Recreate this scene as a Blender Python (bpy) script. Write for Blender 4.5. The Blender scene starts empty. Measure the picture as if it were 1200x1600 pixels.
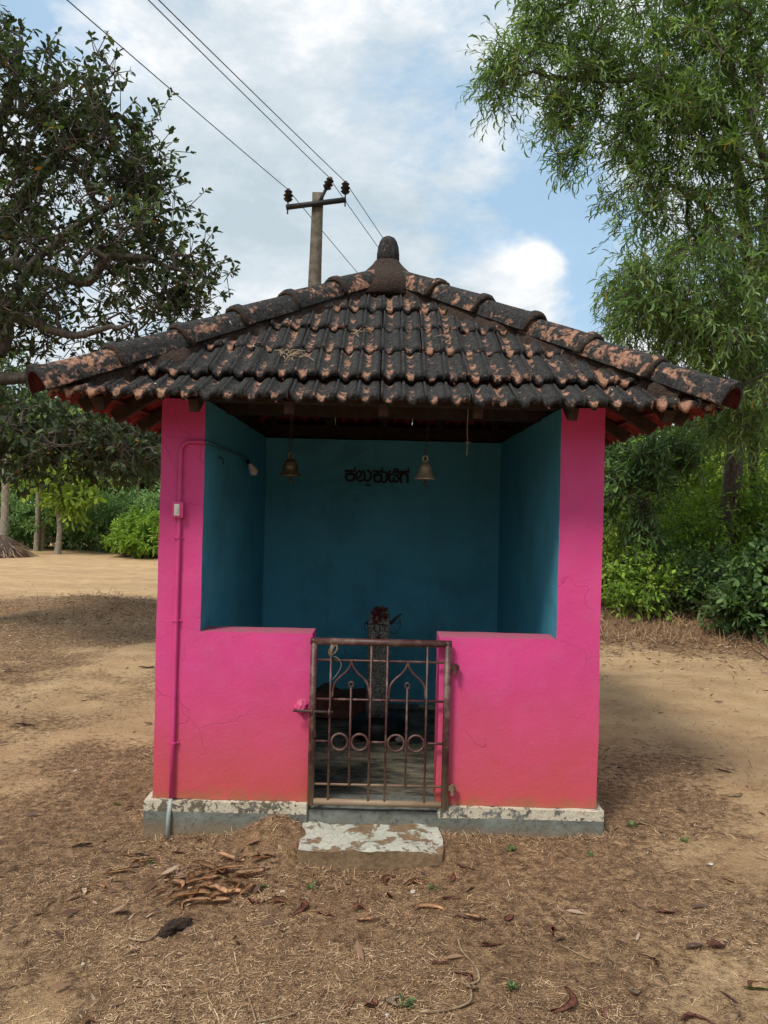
import bpy, bmesh, math, random
import numpy as np
from mathutils import Vector, Matrix, Euler
random.seed(7); rng = np.random.default_rng(7)
R = math.radians
S = bpy.context.scene
COL = S.collection

# ------------------------------------------------------------------ camera, sky, sun, exposure
CAMX, CAMY, CAMZ = 0.012, -4.55, 1.5
ROLL = R(1.35)
cam_d = bpy.data.cameras.new("camera"); cam = bpy.data.objects.new("camera", cam_d); COL.objects.link(cam)
cam.matrix_world = Matrix.Translation((CAMX, CAMY, CAMZ)) @ Matrix.Rotation(R(90), 4, 'X') @ Matrix.Rotation(ROLL, 4, 'Z')
cam_d.sensor_fit = 'VERTICAL'; cam_d.angle = 2*math.atan(800/1200); cam_d.clip_start = 0.05; cam_d.clip_end = 2000
S.camera = cam
S.view_settings.view_transform = 'Standard'; S.view_settings.look = 'None'
S.view_settings.gamma = 1; S.view_settings.use_curve_mapping = False
S.view_settings.exposure = 0.80
S.cycles.max_bounces = 8; S.cycles.transparent_max_bounces = 8
SUN_DIR = Vector((0.70, 1.0, -1.60)).normalized()      # the way the light travels: from high behind the viewer's left
SUN_EL = math.asin(-SUN_DIR.z)

def ray(px, py):
    """direction of the photograph's pixel, roll taken out"""
    dx, dy = px-600, py-800
    x = dx*math.cos(ROLL)+dy*math.sin(ROLL); y = -dx*math.sin(ROLL)+dy*math.cos(ROLL)
    return Vector((x/1200, 1.0, -y/1200))
def at(px, py, d):
    v = ray(px, py); return Vector((CAMX+v.x*d, CAMY+d, CAMZ+v.z*d))
def on_ground(px, py, z=0.02):
    v = ray(px, py); d = (z-CAMZ)/v.z
    return at(px, py, d)

W = bpy.data.worlds.new("World"); S.world = W; W.use_nodes = True
nt = W.node_tree; nt.nodes.clear()
def NN(t, ty, **kw):
    n = t.nodes.new(ty)
    for k, v in kw.items(): setattr(n, k, v)
    return n
def LK(t, a, b): t.links.new(a, b)
def MATH(t, op, a, b=None, clamp=False):
    n = NN(t, 'ShaderNodeMath', operation=op, use_clamp=clamp)
    for i, v in enumerate((a, b)):
        if v is None: continue
        if isinstance(v, (int, float)): n.inputs[i].default_value = v
        else: LK(t, v, n.inputs[i])
    return n.outputs[0]
def RAMP(t, fac, stops, interp='LINEAR'):
    n = NN(t, 'ShaderNodeValToRGB'); n.color_ramp.interpolation = interp
    while len(n.color_ramp.elements) < len(stops): n.color_ramp.elements.new(0.5)
    for e, (p, c) in zip(n.color_ramp.elements, stops):
        e.position = p; e.color = (c, c, c, 1) if isinstance(c, (int, float)) else (*c, 1)
    LK(t, fac, n.inputs[0]); return n.outputs[0]
def MIX(t, fac, a, b, mode='MIX'):
    n = NN(t, 'ShaderNodeMix', data_type='RGBA', blend_type=mode)
    for s, v in ((n.inputs[0], fac), (n.inputs[6], a), (n.inputs[7], b)):
        if isinstance(v, (int, float)): s.default_value = v
        elif isinstance(v, tuple): s.default_value = (*v, 1)
        else: LK(t, v, s)
    return n.outputs[2]
def NOISE(t, vec, scale, detail=4, rough=0.55, dist=0.0):
    n = NN(t, 'ShaderNodeTexNoise'); n.inputs['Scale'].default_value = scale
    n.inputs['Detail'].default_value = detail; n.inputs['Roughness'].default_value = rough
    n.inputs['Distortion'].default_value = dist
    if vec is not None: LK(t, vec, n.inputs['Vector'])
    return n.outputs[0]
# sky: Nishita with a procedural layer of cloud
tc = NN(nt, 'ShaderNodeTexCoord'); gen = tc.outputs['Generated']
sky = NN(nt, 'ShaderNodeTexSky', sky_type='NISHITA', sun_disc=False)
sky.sun_elevation = SUN_EL; sky.sun_rotation = math.atan2(-SUN_DIR.x, -SUN_DIR.y); sky.dust_density = 2.5; sky.air_density = 1.0
skyc = NN(nt, 'ShaderNodeVectorMath', operation='SCALE'); LK(nt, sky.outputs[0], skyc.inputs[0]); skyc.inputs['Scale'].default_value = 0.12
mp = NN(nt, 'ShaderNodeMapping'); mp.inputs['Scale'].default_value = (1.0, 1.0, 1.9); LK(nt, gen, mp.inputs[0])
cn = NOISE(nt, mp.outputs[0], 3.0, 10, 0.62, 0.15)
cn2 = NOISE(nt, mp.outputs[0], 5.8, 10, 0.66, 0.15)
def blob(px, py, rpx, amt):
    v = ray(px, py).normalized()
    d = NN(nt, 'ShaderNodeVectorMath', operation='DISTANCE'); LK(nt, gen, d.inputs[0]); d.inputs[1].default_value = v
    q = MATH(nt, 'DIVIDE', d.outputs['Value'], rpx/1200)
    q = MATH(nt, 'POWER', q, 2.0); q = MATH(nt, 'MULTIPLY', q, -1.0); q = MATH(nt, 'EXPONENT', q)
    return MATH(nt, 'MULTIPLY', q, amt)
cov = MATH(nt, 'ADD', MATH(nt, 'MULTIPLY', MATH(nt, 'SUBTRACT', cn, 0.5), 2.0), 0.60)
for b in ((65, 60, 110, -.50), (885, 320, 85, -.46), (700, 440, 60, -.30), (905, 470, 45, -.25), (560, 480, 90, -.02), (300, 90, 220, .10), (600, 180, 260, .12), (825, 430, 42, .50), (785, 455, 32, .38), (862, 412, 22, .42), (835, 398, 20, .3), (560, 340, 60, .0)):
    cov = MATH(nt, 'ADD', cov, blob(*b))
covf = RAMP(nt, cov, [(0.30, 0.12), (0.58, 1.0)])
shade = MATH(nt, 'ADD', cn2, 0.0)
for b in ((330, 230, 170, -.13), (400, 330, 130, -.08), (640, 300, 160, -.05), (420, 60, 150, .10), (830, 425, 50, .22), (150, 50, 90, .2), (700, 60, 150, .06)):
    shade = MATH(nt, 'ADD', shade, blob(*b))
cloud = RAMP(nt, shade, [(0.30, (0.32, 0.385, 0.425)), (0.5, (0.42, 0.465, 0.50)), (0.66, (0.58, 0.59, 0.60))])
bluesky = MIX(nt, 0.7, skyc.outputs[0], (0.235, 0.375, 0.50))
final = MIX(nt, covf, bluesky, cloud)
bg = NN(nt, 'ShaderNodeBackground'); bg.inputs['Strength'].default_value = 1.0
LK(nt, final, bg.inputs[0]); wo = NN(nt, 'ShaderNodeOutputWorld'); LK(nt, bg.outputs[0], wo.inputs[0])

sl = bpy.data.lights.new("sun", 'SUN'); sl.energy = 1.85; sl.angle = R(14); sl.color = (1, 0.94, 0.84)
so = bpy.data.objects.new("sun", sl); COL.objects.link(so); so.rotation_euler = SUN_DIR.to_track_quat('-Z', 'Y').to_euler(); so.location = (-10, -20, 40)

# ------------------------------------------------------------------ numpy noise
def _h(ix, iy, iz, s):
    n = (ix.astype(np.int64)*374761393 + iy.astype(np.int64)*668265263 + iz.astype(np.int64)*2147483647 + s*974711) & 0x7fffffff
    n = ((n ^ (n >> 13))*1274126177) & 0x7fffffff
    n = ((n ^ (n >> 16))*60493) & 0x7fffffff
    return (n & 0xffff)/65535.0
def vnoise(x, y, z=None, s=0):
    x = np.asarray(x, float); y = np.asarray(y, float); z = np.zeros_like(x) if z is None else np.asarray(z, float)
    ix, iy, iz = np.floor(x), np.floor(y), np.floor(z); fx, fy, fz = x-ix, y-iy, z-iz
    fx, fy, fz = [f*f*(3-2*f) for f in (fx, fy, fz)]
    r = 0
    for a in (0, 1):
        for b in (0, 1):
            for c in (0, 1):
                r = r + _h(ix+a, iy+b, iz+c, s)*(fx if a else 1-fx)*(fy if b else 1-fy)*(fz if c else 1-fz)
    return r*2-1
def fbm(x, y, z=None, s=0, o=4):
    r = 0; a = 1.0; t = 0
    x = np.asarray(x, float); y = np.asarray(y, float); z = None if z is None else np.asarray(z, float)
    for i in range(o):
        r = r + a*vnoise(x*2**i, y*2**i, None if z is None else z*2**i, s+i); t += a; a *= 0.5
    return r/t

# ------------------------------------------------------------------ object helpers
def tag(o, label=None, cat=None, group=None, kind=None):
    if label: o['label'] = label
    if cat: o['category'] = cat
    if group: o['group'] = group
    if kind: o['kind'] = kind
    return o
def empty(name, loc=(0, 0, 0), parent=None):
    o = bpy.data.objects.new(name, None); o.empty_display_size = 0.1; o.location = loc
    COL.objects.link(o); o.parent = parent; return o
def link(me, name, mat=None, parent=None):
    o = bpy.data.objects.new(name, me); COL.objects.link(o)
    if parent is not None: o.parent = parent
    if mat is not None:
        for m in (mat if isinstance(mat, (list, tuple)) else [mat]): me.materials.append(m)
    return o
def place_in(o, root):
    """mesh given in world coordinates, root already placed: keep it where it is"""
    o.location = -Vector(root.location); return o
def sharpen(bm, ang=30):
    for f in bm.faces: f.smooth = True
    a = R(ang)
    for e in bm.edges:
        e.smooth = not (len(e.link_faces) == 2 and e.calc_face_angle(0) > a)
def done(bm, name, mat, parent=None, smooth=30):
    if smooth: sharpen(bm, smooth)
    me = bpy.data.meshes.new(name); bm.to_mesh(me); bm.free()
    o = link(me, name, mat, parent)
    return o
def box(bm, lo, hi, bev=0.0, mi=0):
    r = bmesh.ops.create_cube(bm, size=1.0)
    vs = r['verts']; lo = Vector(lo); hi = Vector(hi)
    for v in vs: v.co = Vector([lo[i]+(v.co[i]+.5)*(hi[i]-lo[i]) for i in range(3)])
    if bev:
        es = list({e for v in vs for e in v.link_edges})
        bmesh.ops.bevel(bm, geom=es, offset=bev, segments=2, affect='EDGES', profile=0.6)
    return vs
def tube(bm, pts, rad, n=8, caps=True, closed=False, flat=1.0):
    pts = [Vector(p) for p in pts]; rs = rad if isinstance(rad, (list, tuple)) else [rad]*len(pts)
    rings = []; up = None
    for i, p in enumerate(pts):
        if closed: t = pts[(i+1) % len(pts)]-pts[i-1]
        else: t = pts[min(i+1, len(pts)-1)]-pts[max(i-1, 0)]
        if t.length < 1e-9: t = Vector((0, 0, 1))
        t.normalize()
        if up is None:
            up = Vector((0, 0, 1)) if abs(t.z) < 0.9 else Vector((0, 1, 0))
        a = up-t*up.dot(t); a.normalize(); b = t.cross(a); up = a
        rings.append([bm.verts.new(p+(a*math.cos(k*2*math.pi/n)+b*math.sin(k*2*math.pi/n)*flat)*rs[i]) for k in range(n)])
    m = len(rings)
    for i in range(m if closed else m-1):
        r0, r1 = rings[i], rings[(i+1) % m]
        for k in range(n):
            bm.faces.new((r0[k], r0[(k+1) % n], r1[(k+1) % n], r1[k]))
    if caps and not closed:
        bm.faces.new(rings[0][::-1]); bm.faces.new(rings[-1])
def lathe(bm, prof, n=20, c=(0, 0, 0), wob=0.0, seed=0):
    c = Vector(c); rings = []
    for j, (r, z) in enumerate(prof):
        ring = []
        for k in range(n):
            a = k*2*math.pi/n
            rr = max(r, 1e-4)*(1+wob*float(vnoise([math.cos(a)*2+5], [math.sin(a)*2+5], [z*12], seed)[0]))
            ring.append(bm.verts.new(c+Vector((rr*math.cos(a), rr*math.sin(a), z))))
        rings.append(ring)
    for i in range(len(rings)-1):
        for k in range(n): bm.faces.new((rings[i][k], rings[i][(k+1) % n], rings[i+1][(k+1) % n], rings[i+1][k]))
    bm.faces.new(rings[0][::-1]); bm.faces.new(rings[-1])
def curve_pts(P, n=6):
    """Catmull-Rom through control points"""
    P = [Vector(p) for p in P]; Q = [P[0]*2-P[1]]+P+[P[-1]*2-P[-2]]; out = []
    for i in range(1, len(Q)-2):
        for k in range(n):
            t = k/n; a, b, c, d = Q[i-1], Q[i], Q[i+1], Q[i+2]
            out.append(0.5*((2*b)+(c-a)*t+(2*a-5*b+4*c-d)*t*t+(3*b-a-3*c+d)*t**3))
    return out+[P[-1]]
def np_mesh(name, V, faces_list, attrs=None, smooth=False):
    """faces_list: list of int arrays (n,k)"""
    me = bpy.data.meshes.new(name); me.vertices.add(len(V)); me.vertices.foreach_set('co', np.ascontiguousarray(V, np.float32).ravel())
    loops = np.concatenate([f.ravel() for f in faces_list]); tot = np.concatenate([np.full(len(f), f.shape[1]) for f in faces_list])
    start = np.concatenate([[0], np.cumsum(tot)[:-1]])
    me.loops.add(len(loops)); me.loops.foreach_set('vertex_index', loops.astype(np.int32))
    me.polygons.add(len(tot)); me.polygons.foreach_set('loop_start', start.astype(np.int32)); me.polygons.foreach_set('loop_total', tot.astype(np.int32))
    if smooth: me.polygons.foreach_set('use_smooth', np.ones(len(tot), bool))
    for k, a in (attrs or {}).items():
        at_ = me.attributes.new(k, 'FLOAT', 'POINT'); at_.data.foreach_set('value', np.ascontiguousarray(a, np.float32))
    me.update(calc_edges=True); return me

# ------------------------------------------------------------------ materials
def MAT(name):
    m = bpy.data.materials.new(name); m.use_nodes = True
    t = m.node_tree; b = t.nodes['Principled BSDF']; b.inputs['Roughness'].default_value = 0.8
    return m, t, b
def OBJV(t): return NN(t, 'ShaderNodeTexCoord').outputs['Object']
def GEO(t): return NN(t, 'ShaderNodeNewGeometry').outputs['Position']
def BUMP(t, b, h, strength=0.3, dist=0.01):
    n = NN(t, 'ShaderNodeBump'); n.inputs['Strength'].default_value = strength; n.inputs['Distance'].default_value = dist
    LK(t, h, n.inputs['Height']); LK(t, n.outputs[0], b.inputs['Normal'])
def ATTR(t, name): 
    n = NN(t, 'ShaderNodeAttribute'); n.attribute_name = name; return n.outputs['Fac']
def setc(b, c): b.inputs['Base Color'].default_value = (*c, 1)
def plain(name, c, rough=0.6, metal=0.0, var=0.25, scale=30, bump=0.15, spec=0.4):
    m, t, b = MAT(name); v = OBJV(t)
    n = NOISE(t, v, scale, 4, 0.6)
    LK(t, MIX(t, RAMP(t, n, [(0.3, 0.0), (0.7, 1.0)]), tuple(x*(1-var) for x in c), tuple(min(1, x*(1+var)) for x in c)), b.inputs['Base Color'])
    b.inputs['Roughness'].default_value = rough; b.inputs['Metallic'].default_value = metal; b.inputs['Specular IOR Level'].default_value = spec
    if bump: BUMP(t, b, NOISE(t, v, scale*3, 4, 0.6), bump, 0.004)
    return m

PINK = (0.64, 0.060, 0.235)
def wall_paint(name, base, stain, dusty, zt=0.16):
    m, t, b = MAT(name); p = GEO(t)
    sep = NN(t, 'ShaderNodeSeparateXYZ'); LK(t, p, sep.inputs[0])
    n1 = NOISE(t, p, 2.2, 5, 0.6); n2 = NOISE(t, p, 11, 5, 0.65); n3 = NOISE(t, p, 90, 3, 0.6)
    c = MIX(t, RAMP(t, n1, [(0.3, 0.0), (0.7, 1.0)]), tuple(x*0.88 for x in base), tuple(min(1, x*1.08) for x in base))
    c = MIX(t, MATH(t, 'MULTIPLY', RAMP(t, n2, [(0.45, 0.0), (0.75, 1.0)]), 0.22), c, tuple(min(1, x*0.6+0.12) for x in base))
    if dusty:
        h = MATH(t, 'SUBTRACT', sep.outputs[2], 0.16)          # rain-splashed mud on the lowest half metre
        h = MATH(t, 'DIVIDE', h, 0.62); h = MATH(t, 'ADD', h, MATH(t, 'MULTIPLY', MATH(t, 'SUBTRACT', n1, 0.5), 0.7))
        h = MATH(t, 'ADD', h, MATH(t, 'MULTIPLY', MATH(t, 'SUBTRACT', n2, 0.5), 0.25))
        c = MIX(t, MATH(t, 'MULTIPLY', RAMP(t, h, [(0.0, 1.0), (1.0, 0.0)]), 0.95), c, stain)
        h2 = MATH(t, 'ADD', MATH(t, 'DIVIDE', MATH(t, 'SUBTRACT', sep.outputs[2], 0.16), 0.055), MATH(t, 'MULTIPLY', MATH(t, 'SUBTRACT', n2, 0.5), 3.0))
        c = MIX(t, MATH(t, 'MULTIPLY', RAMP(t, h2, [(0.0, 1.0), (0.9, 0.0)]), 0.55), c, (0.26, 0.15, 0.06))
    if dusty:                                             # dust settled on ledges
        gn = NN(t, 'ShaderNodeNewGeometry'); sn = NN(t, 'ShaderNodeSeparateXYZ'); LK(t, gn.outputs['Normal'], sn.inputs[0])
        c = MIX(t, MATH(t, 'MULTIPLY', RAMP(t, sn.outputs[2], [(0.6, 0.0), (0.9, 1.0)]), RAMP(t, n2, [(0.3, 0.35), (0.7, 0.75)])), c, (0.27, 0.15, 0.13))
    else:                                                 # old soot and damp, in uneven patches
        c = MIX(t, MATH(t, 'MULTIPLY', RAMP(t, NOISE(t, p, 1.7, 6, 0.7, 0.8), [(0.50, 0.0), (0.68, 1.0)]), 0.38), c, (0.03, 0.09, 0.11))
        mv = NN(t, 'ShaderNodeMapping'); mv.inputs['Scale'].default_value = (14, 14, 0.9); LK(t, p, mv.inputs[0])
        c = MIX(t, MATH(t, 'MULTIPLY', RAMP(t, NOISE(t, mv.outputs[0], 1, 3, 0.6), [(0.58, 0.0), (0.74, 1.0)]), 0.22), c, (0.05, 0.10, 0.11))
    vc = NN(t, 'ShaderNodeTexVoronoi', feature='DISTANCE_TO_EDGE'); vc.inputs['Scale'].default_value = 3.2
    wv = NN(t, 'ShaderNodeVectorMath', operation='ADD'); nv = NN(t, 'ShaderNodeTexNoise'); nv.inputs['Scale'].default_value = 6; LK(t, p, nv.inputs['Vector'])
    ws = NN(t, 'ShaderNodeVectorMath', operation='SCALE'); ws.inputs['Scale'].default_value = 0.22; LK(t, nv.outputs['Color'], ws.inputs[0]); LK(t, p, wv.inputs[0]); LK(t, ws.outputs[0], wv.inputs[1]); LK(t, wv.outputs[0], vc.inputs['Vector'])
    crack = MATH(t, 'MULTIPLY', RAMP(t, vc.outputs['Distance'], [(0.0, 1.0), (0.006, 0.0)]), RAMP(t, NOISE(t, p, 1.9, 3, 0.5), [(0.54, 0.0), (0.62, 1.0)]))
    c = MIX(t, MATH(t, 'MULTIPLY', crack, 0.45), c, tuple(x*0.35 for x in base))
    # fine pits and brush streaks
    c = MIX(t, RAMP(t, NOISE(t, p, 160, 2, 0.5), [(0.70, 0.0), (0.78, 0.35)]), c, tuple(min(1, x*1.1+0.05) for x in base))
    LK(t, c, b.inputs['Base Color']); b.inputs['Roughness'].default_value = 0.62; b.inputs['Specular IOR Level'].default_value = 0.3
    hh = MATH(t, 'ADD', MATH(t, 'MULTIPLY', n2, 1.0), MATH(t, 'MULTIPLY', n3, 0.35))
    st = NN(t, 'ShaderNodeMapping'); st.inputs['Scale'].default_value = (60, 60, 5); LK(t, p, st.inputs[0])
    hh = MATH(t, 'ADD', hh, MATH(t, 'MULTIPLY', NOISE(t, st.outputs[0], 1, 2, 0.5), 0.15))
    hh = MATH(t, 'ADD', hh, MATH(t, 'MULTIPLY', crack, -0.5)); hh = MATH(t, 'ADD', hh, MATH(t, 'MULTIPLY', n1, 1.5))
    BUMP(t, b, hh, 0.42, 0.008)
    return m
M_pink = wall_paint("pink_paint", PINK, (0.52, 0.085, 0.075), True)
M_blue = wall_paint("blue_paint", (0.078, 0.36, 0.50), (0.05, 0.1, 0.12), False)

def plinth_mat():
    m, t, b = MAT("plinth_cement"); p = GEO(t)
    sep = NN(t, 'ShaderNodeSeparateXYZ'); LK(t, p, sep.inputs[0])
    n1 = NOISE(t, p, 7, 6, 0.65); n2 = NOISE(t, p, 38, 5, 0.7)
    cem = MIX(t, RAMP(t, n1, [(0.3, 0.0), (0.7, 1.0)]), (0.10, 0.105, 0.09), (0.22, 0.235, 0.21))
    cem = MIX(t, RAMP(t, n2, [(0.52, 0.0), (0.7, 0.8)]), cem, (0.05, 0.045, 0.04))
    white = MIX(t, RAMP(t, n2, [(0.40, 0.0), (0.62, 1.0)]), (0.46, 0.40, 0.29), (0.66, 0.62, 0.52))
    white = MIX(t, RAMP(t, MATH(t, 'ADD', n2, MATH(t, 'MULTIPLY', MATH(t, 'SUBTRACT', n1, 0.5), 0.8)), [(0.49, 0.0), (0.55, 1.0)]), white, (0.12, 0.10, 0.07))
    # whitewashed band: above z 0.105, absent in front of the gate
    zz = MATH(t, 'ADD', sep.outputs[2], MATH(t, 'MULTIPLY', MATH(t, 'SUBTRACT', n2, 0.5), 0.02))
    f = MATH(t, 'GREATER_THAN', zz, 0.112)
    ax = MATH(t, 'ABSOLUTE', MATH(t, 'ADD', sep.outputs[0], 0.01)); f = MATH(t, 'MULTIPLY', f, MATH(t, 'GREATER_THAN', ax, 0.30))
    wear = MATH(t, 'ADD', n1, MATH(t, 'MULTIPLY', sep.outputs[0], 0.07))
    f = MATH(t, 'MULTIPLY', f, RAMP(t, MATH(t, 'ADD', wear, MATH(t, 'MULTIPLY', MATH(t, 'SUBTRACT', n2, 0.5), 0.5)), [(0.55, 1.0), (0.60, 0.0)]))
    c = MIX(t, f, cem, white)
    mud = MATH(t, 'ADD', sep.outputs[2], MATH(t, 'MULTIPLY', MATH(t, 'SUBTRACT', n1, 0.5), 0.15))
    c = MIX(t, RAMP(t, mud, [(0.0, 0.9), (0.085, 0.0)]), c, (0.22, 0.15, 0.085))
    LK(t, c, b.inputs['Base Color']); b.inputs['Roughness'].default_value = 0.9
    BUMP(t, b, MATH(t, 'ADD', n1, MATH(t, 'MULTIPLY', n2, 0.6)), 0.7, 0.012)
    return m
M_plinth = plinth_mat()
def step_mat():
    m, t, b = MAT("step_cement"); p = GEO(t)
    g = NN(t, 'ShaderNodeNewGeometry'); sn = NN(t, 'ShaderNodeSeparateXYZ'); LK(t, g.outputs['Normal'], sn.inputs[0])
    n1 = NOISE(t, p, 6.5, 8, 0.72, 0.3); n2 = NOISE(t, p, 45, 5, 0.7)
    mud = MIX(t, RAMP(t, n2, [(0.3, 0.0), (0.7, 1.0)]), (0.12, 0.075, 0.04), (0.27, 0.18, 0.10))
    plast = MIX(t, RAMP(t, n2, [(0.35, 0.0), (0.65, 1.0)]), (0.36, 0.37, 0.31), (0.52, 0.51, 0.43))
    vor = NN(t, 'ShaderNodeTexVoronoi', feature='DISTANCE_TO_EDGE'); vor.inputs['Scale'].default_value = 16; LK(t, p, vor.inputs['Vector'])
    plast = MIX(t, RAMP(t, vor.outputs['Distance'], [(0.0, 0.55), (0.03, 0.0)]), plast, (0.2, 0.15, 0.1))
    top = MATH(t, 'MULTIPLY', RAMP(t, sn.outputs[2], [(0.7, 0.0), (0.85, 1.0)]), RAMP(t, n1, [(0.50, 1.0), (0.53, 0.0)]))
    LK(t, MIX(t, top, mud, plast), b.inputs['Base Color']); b.inputs['Roughness'].default_value = 0.9
    BUMP(t, b, MATH(t, 'ADD', MATH(t, 'MULTIPLY', n2, 0.5), MATH(t, 'MULTIPLY', top, 0.25)), 0.8, 0.012)
    return m
M_step = step_mat()

def tile_mat():
    m, t, b = MAT("weathered_clay"); oi = NN(t, 'ShaderNodeObjectInfo')
    p = GEO(t)
    off = NN(t, 'ShaderNodeVectorMath', operation='ADD'); LK(t, p, off.inputs[0])
    rr = NN(t, 'ShaderNodeCombineXYZ'); LK(t, MATH(t, 'MULTIPLY', oi.outputs['Random'], 37.0), rr.inputs[0]); LK(t, rr.outputs[0], off.inputs[1])
    v = off.outputs[0]
    n1 = NOISE(t, v, 13, 6, 0.68, 0.5); n2 = NOISE(t, v, 55, 5, 0.7); n3 = NOISE(t, v, 160, 3, 0.6)
    wear = ATTR(t, 'wear')
    bias = NN(t, 'ShaderNodeSeparateColor'); LK(t, oi.outputs['Color'], bias.inputs[0])
    f = MATH(t, 'ADD', n1, MATH(t, 'MULTIPLY', MATH(t, 'SUBTRACT', wear, 0.5), 0.20))
    f = MATH(t, 'ADD', f, MATH(t, 'MULTIPLY', MATH(t, 'SUBTRACT', n2, 0.5), 0.34))
    f = MATH(t, 'ADD', f, MATH(t, 'MULTIPLY', MATH(t, 'SUBTRACT', oi.outputs['Random'], 0.5), 0.11))
    f = MATH(t, 'ADD', f, MATH(t, 'MULTIPLY', bias.outputs[0], 0.25))
    clay = MIX(t, RAMP(t, n2, [(0.3, 0.0), (0.7, 1.0)]), (0.19, 0.085, 0.052), (0.50, 0.28, 0.19))
    lich = MIX(t, RAMP(t, n2, [(0.35, 0.0), (0.7, 1.0)]), (0.012, 0.012, 0.0125), (0.062, 0.060, 0.058))
    lich = MIX(t, RAMP(t, n3, [(0.60, 0.0), (0.72, 0.7)]), lich, (0.17, 0.15, 0.13))
    c = MIX(t, RAMP(t, f, [(0.61, 0.0), (0.72, 0.92)]), lich, clay)
    c = MIX(t, RAMP(t, NOISE(t, v, 24, 3, 0.5), [(0.735, 0.0), (0.75, 1.0)]), c, (0.62, 0.60, 0.56))
    LK(t, c, b.inputs['Base Color']); b.inputs['Roughness'].default_value = 0.95; b.inputs['Specular IOR Level'].default_value = 0.18
    BUMP(t, b, MATH(t, 'ADD', MATH(t, 'MULTIPLY', n2, 0.6), MATH(t, 'MULTIPLY', n3, 0.4)), 0.9, 0.010)
    return m
M_tile = tile_mat()
M_tileunder = plain("clay_underside", (0.20, 0.034, 0.026), 0.85, var=0.5, scale=18, bump=0.3)
def mortar_mat():
    m, t, b = MAT("old_mortar"); p = GEO(t)
    n1 = NOISE(t, p, 9, 6, 0.65); n2 = NOISE(t, p, 60, 5, 0.75)
    c = MIX(t, RAMP(t, n2, [(0.35, 0.0), (0.68, 1.0)]), (0.016, 0.011, 0.009), (0.085, 0.046, 0.030))
    c = MIX(t, RAMP(t, n1, [(0.60, 0.0), (0.70, 0.7)]), c, (0.10, 0.095, 0.085))
    LK(t, c, b.inputs['Base Color']); b.inputs['Roughness'].default_value = 0.95
    BUMP(t, b, MATH(t, 'ADD', n2, MATH(t, 'MULTIPLY', n1, 0.5)), 1.0, 0.02); return m
M_mortar = mortar_mat()
M_wood = plain("old_wood", (0.035, 0.022, 0.016), 0.9, var=0.5, scale=22, bump=0.4)
M_redoxide = plain("red_oxide_wood", (0.075, 0.012, 0.012), 0.85, var=0.5, scale=22, bump=0.3)
def gate_mat():
    m, t, b = MAT("gate_paint"); p = GEO(t); sep = NN(t, 'ShaderNodeSeparateXYZ'); LK(t, p, sep.inputs[0])
    n1 = NOISE(t, p, 14, 5, 0.65); n2 = NOISE(t, p, 90, 4, 0.7)
    c = MIX(t, RAMP(t, n2, [(0.35, 0.0), (0.7, 1.0)]), (0.042, 0.014, 0.013), (0.10, 0.036, 0.033))
    c = MIX(t, RAMP(t, n1, [(0.50, 0.0), (0.66, 0.65)]), c, (0.22, 0.15, 0.11))
    h = MATH(t, 'ADD', MATH(t, 'DIVIDE', MATH(t, 'SUBTRACT', sep.outputs[2], 0.16), 0.25), MATH(t, 'MULTIPLY', MATH(t, 'SUBTRACT', n1, 0.5), 1.3))
    c = MIX(t, RAMP(t, h, [(0.0, 0.85), (0.8, 0.0)]), c, (0.33, 0.235, 0.15))
    LK(t, c, b.inputs['Base Color']); b.inputs['Roughness'].default_value = 0.5; BUMP(t, b, n2, 0.4, 0.003); return m
M_gate = gate_mat()
def floor_mat():
    m, t, b = MAT("shrine_floor"); p = GEO(t)
    mp = NN(t, 'ShaderNodeMapping'); mp.inputs['Scale'].default_value = (1.0, 2.6, 1.0); LK(t, p, mp.inputs[0])
    n1 = NOISE(t, mp.outputs[0], 6, 6, 0.7, 0.6); n2 = NOISE(t, p, 40, 4, 0.6)
    c = MIX(t, RAMP(t, n1, [(0.42, 0.0), (0.60, 1.0)]), (0.035, 0.035, 0.03), (0.20, 0.17, 0.12))
    c = MIX(t, RAMP(t, n2, [(0.5, 0.0), (0.8, 0.5)]), c, (0.26, 0.22, 0.15))
    LK(t, c, b.inputs['Base Color']); b.inputs['Roughness'].default_value = 0.75; BUMP(t, b, n1, 0.4, 0.006); return m
M_floor = floor_mat()
M_black = plain("black_letter_paint", (0.006, 0.006, 0.008), 0.6, var=0.1, bump=0)
M_blackstone = plain("oiled_black_stone", (0.012, 0.012, 0.012), 0.45, var=0.4, scale=20, bump=0.5)
def granite_mat():
    m, t, b = MAT("rough_granite"); p = OBJV(t); n1 = NOISE(t, p, 110, 4, 0.7); n2 = NOISE(t, p, 12, 4, 0.6)
    c = MIX(t, RAMP(t, n1, [(0.42, 0.0), (0.6, 1.0)]), (0.07, 0.065, 0.055), (0.36, 0.33, 0.28))
    c = MIX(t, RAMP(t, n2, [(0.55, 0.0), (0.7, 0.5)]), c, (0.05, 0.06, 0.03))
    LK(t, c, b.inputs['Base Color']); b.inputs['Roughness'].default_value = 0.9; BUMP(t, b, n1, 0.8, 0.008); return m
M_granite = granite_mat()
M_clayheap = plain("dark_clay", (0.13, 0.05, 0.03), 0.9, var=0.4, scale=14, bump=0.8)
M_brass = plain("dull_brass", (0.17, 0.13, 0.065), 0.42, 0.75, var=0.35, scale=40, bump=0.15)
M_brasspale = plain("pale_bronze", (0.38, 0.33, 0.24), 0.45, 0.55, var=0.2, scale=40, bump=0.15)
M_iron = plain("rusty_iron", (0.07, 0.045, 0.035), 0.7, 0.3, var=0.4, scale=60, bump=0.3)
M_pipepink = plain("pink_conduit", (0.58, 0.055, 0.215), 0.45, var=0.08, scale=20, bump=0.1)
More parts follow.
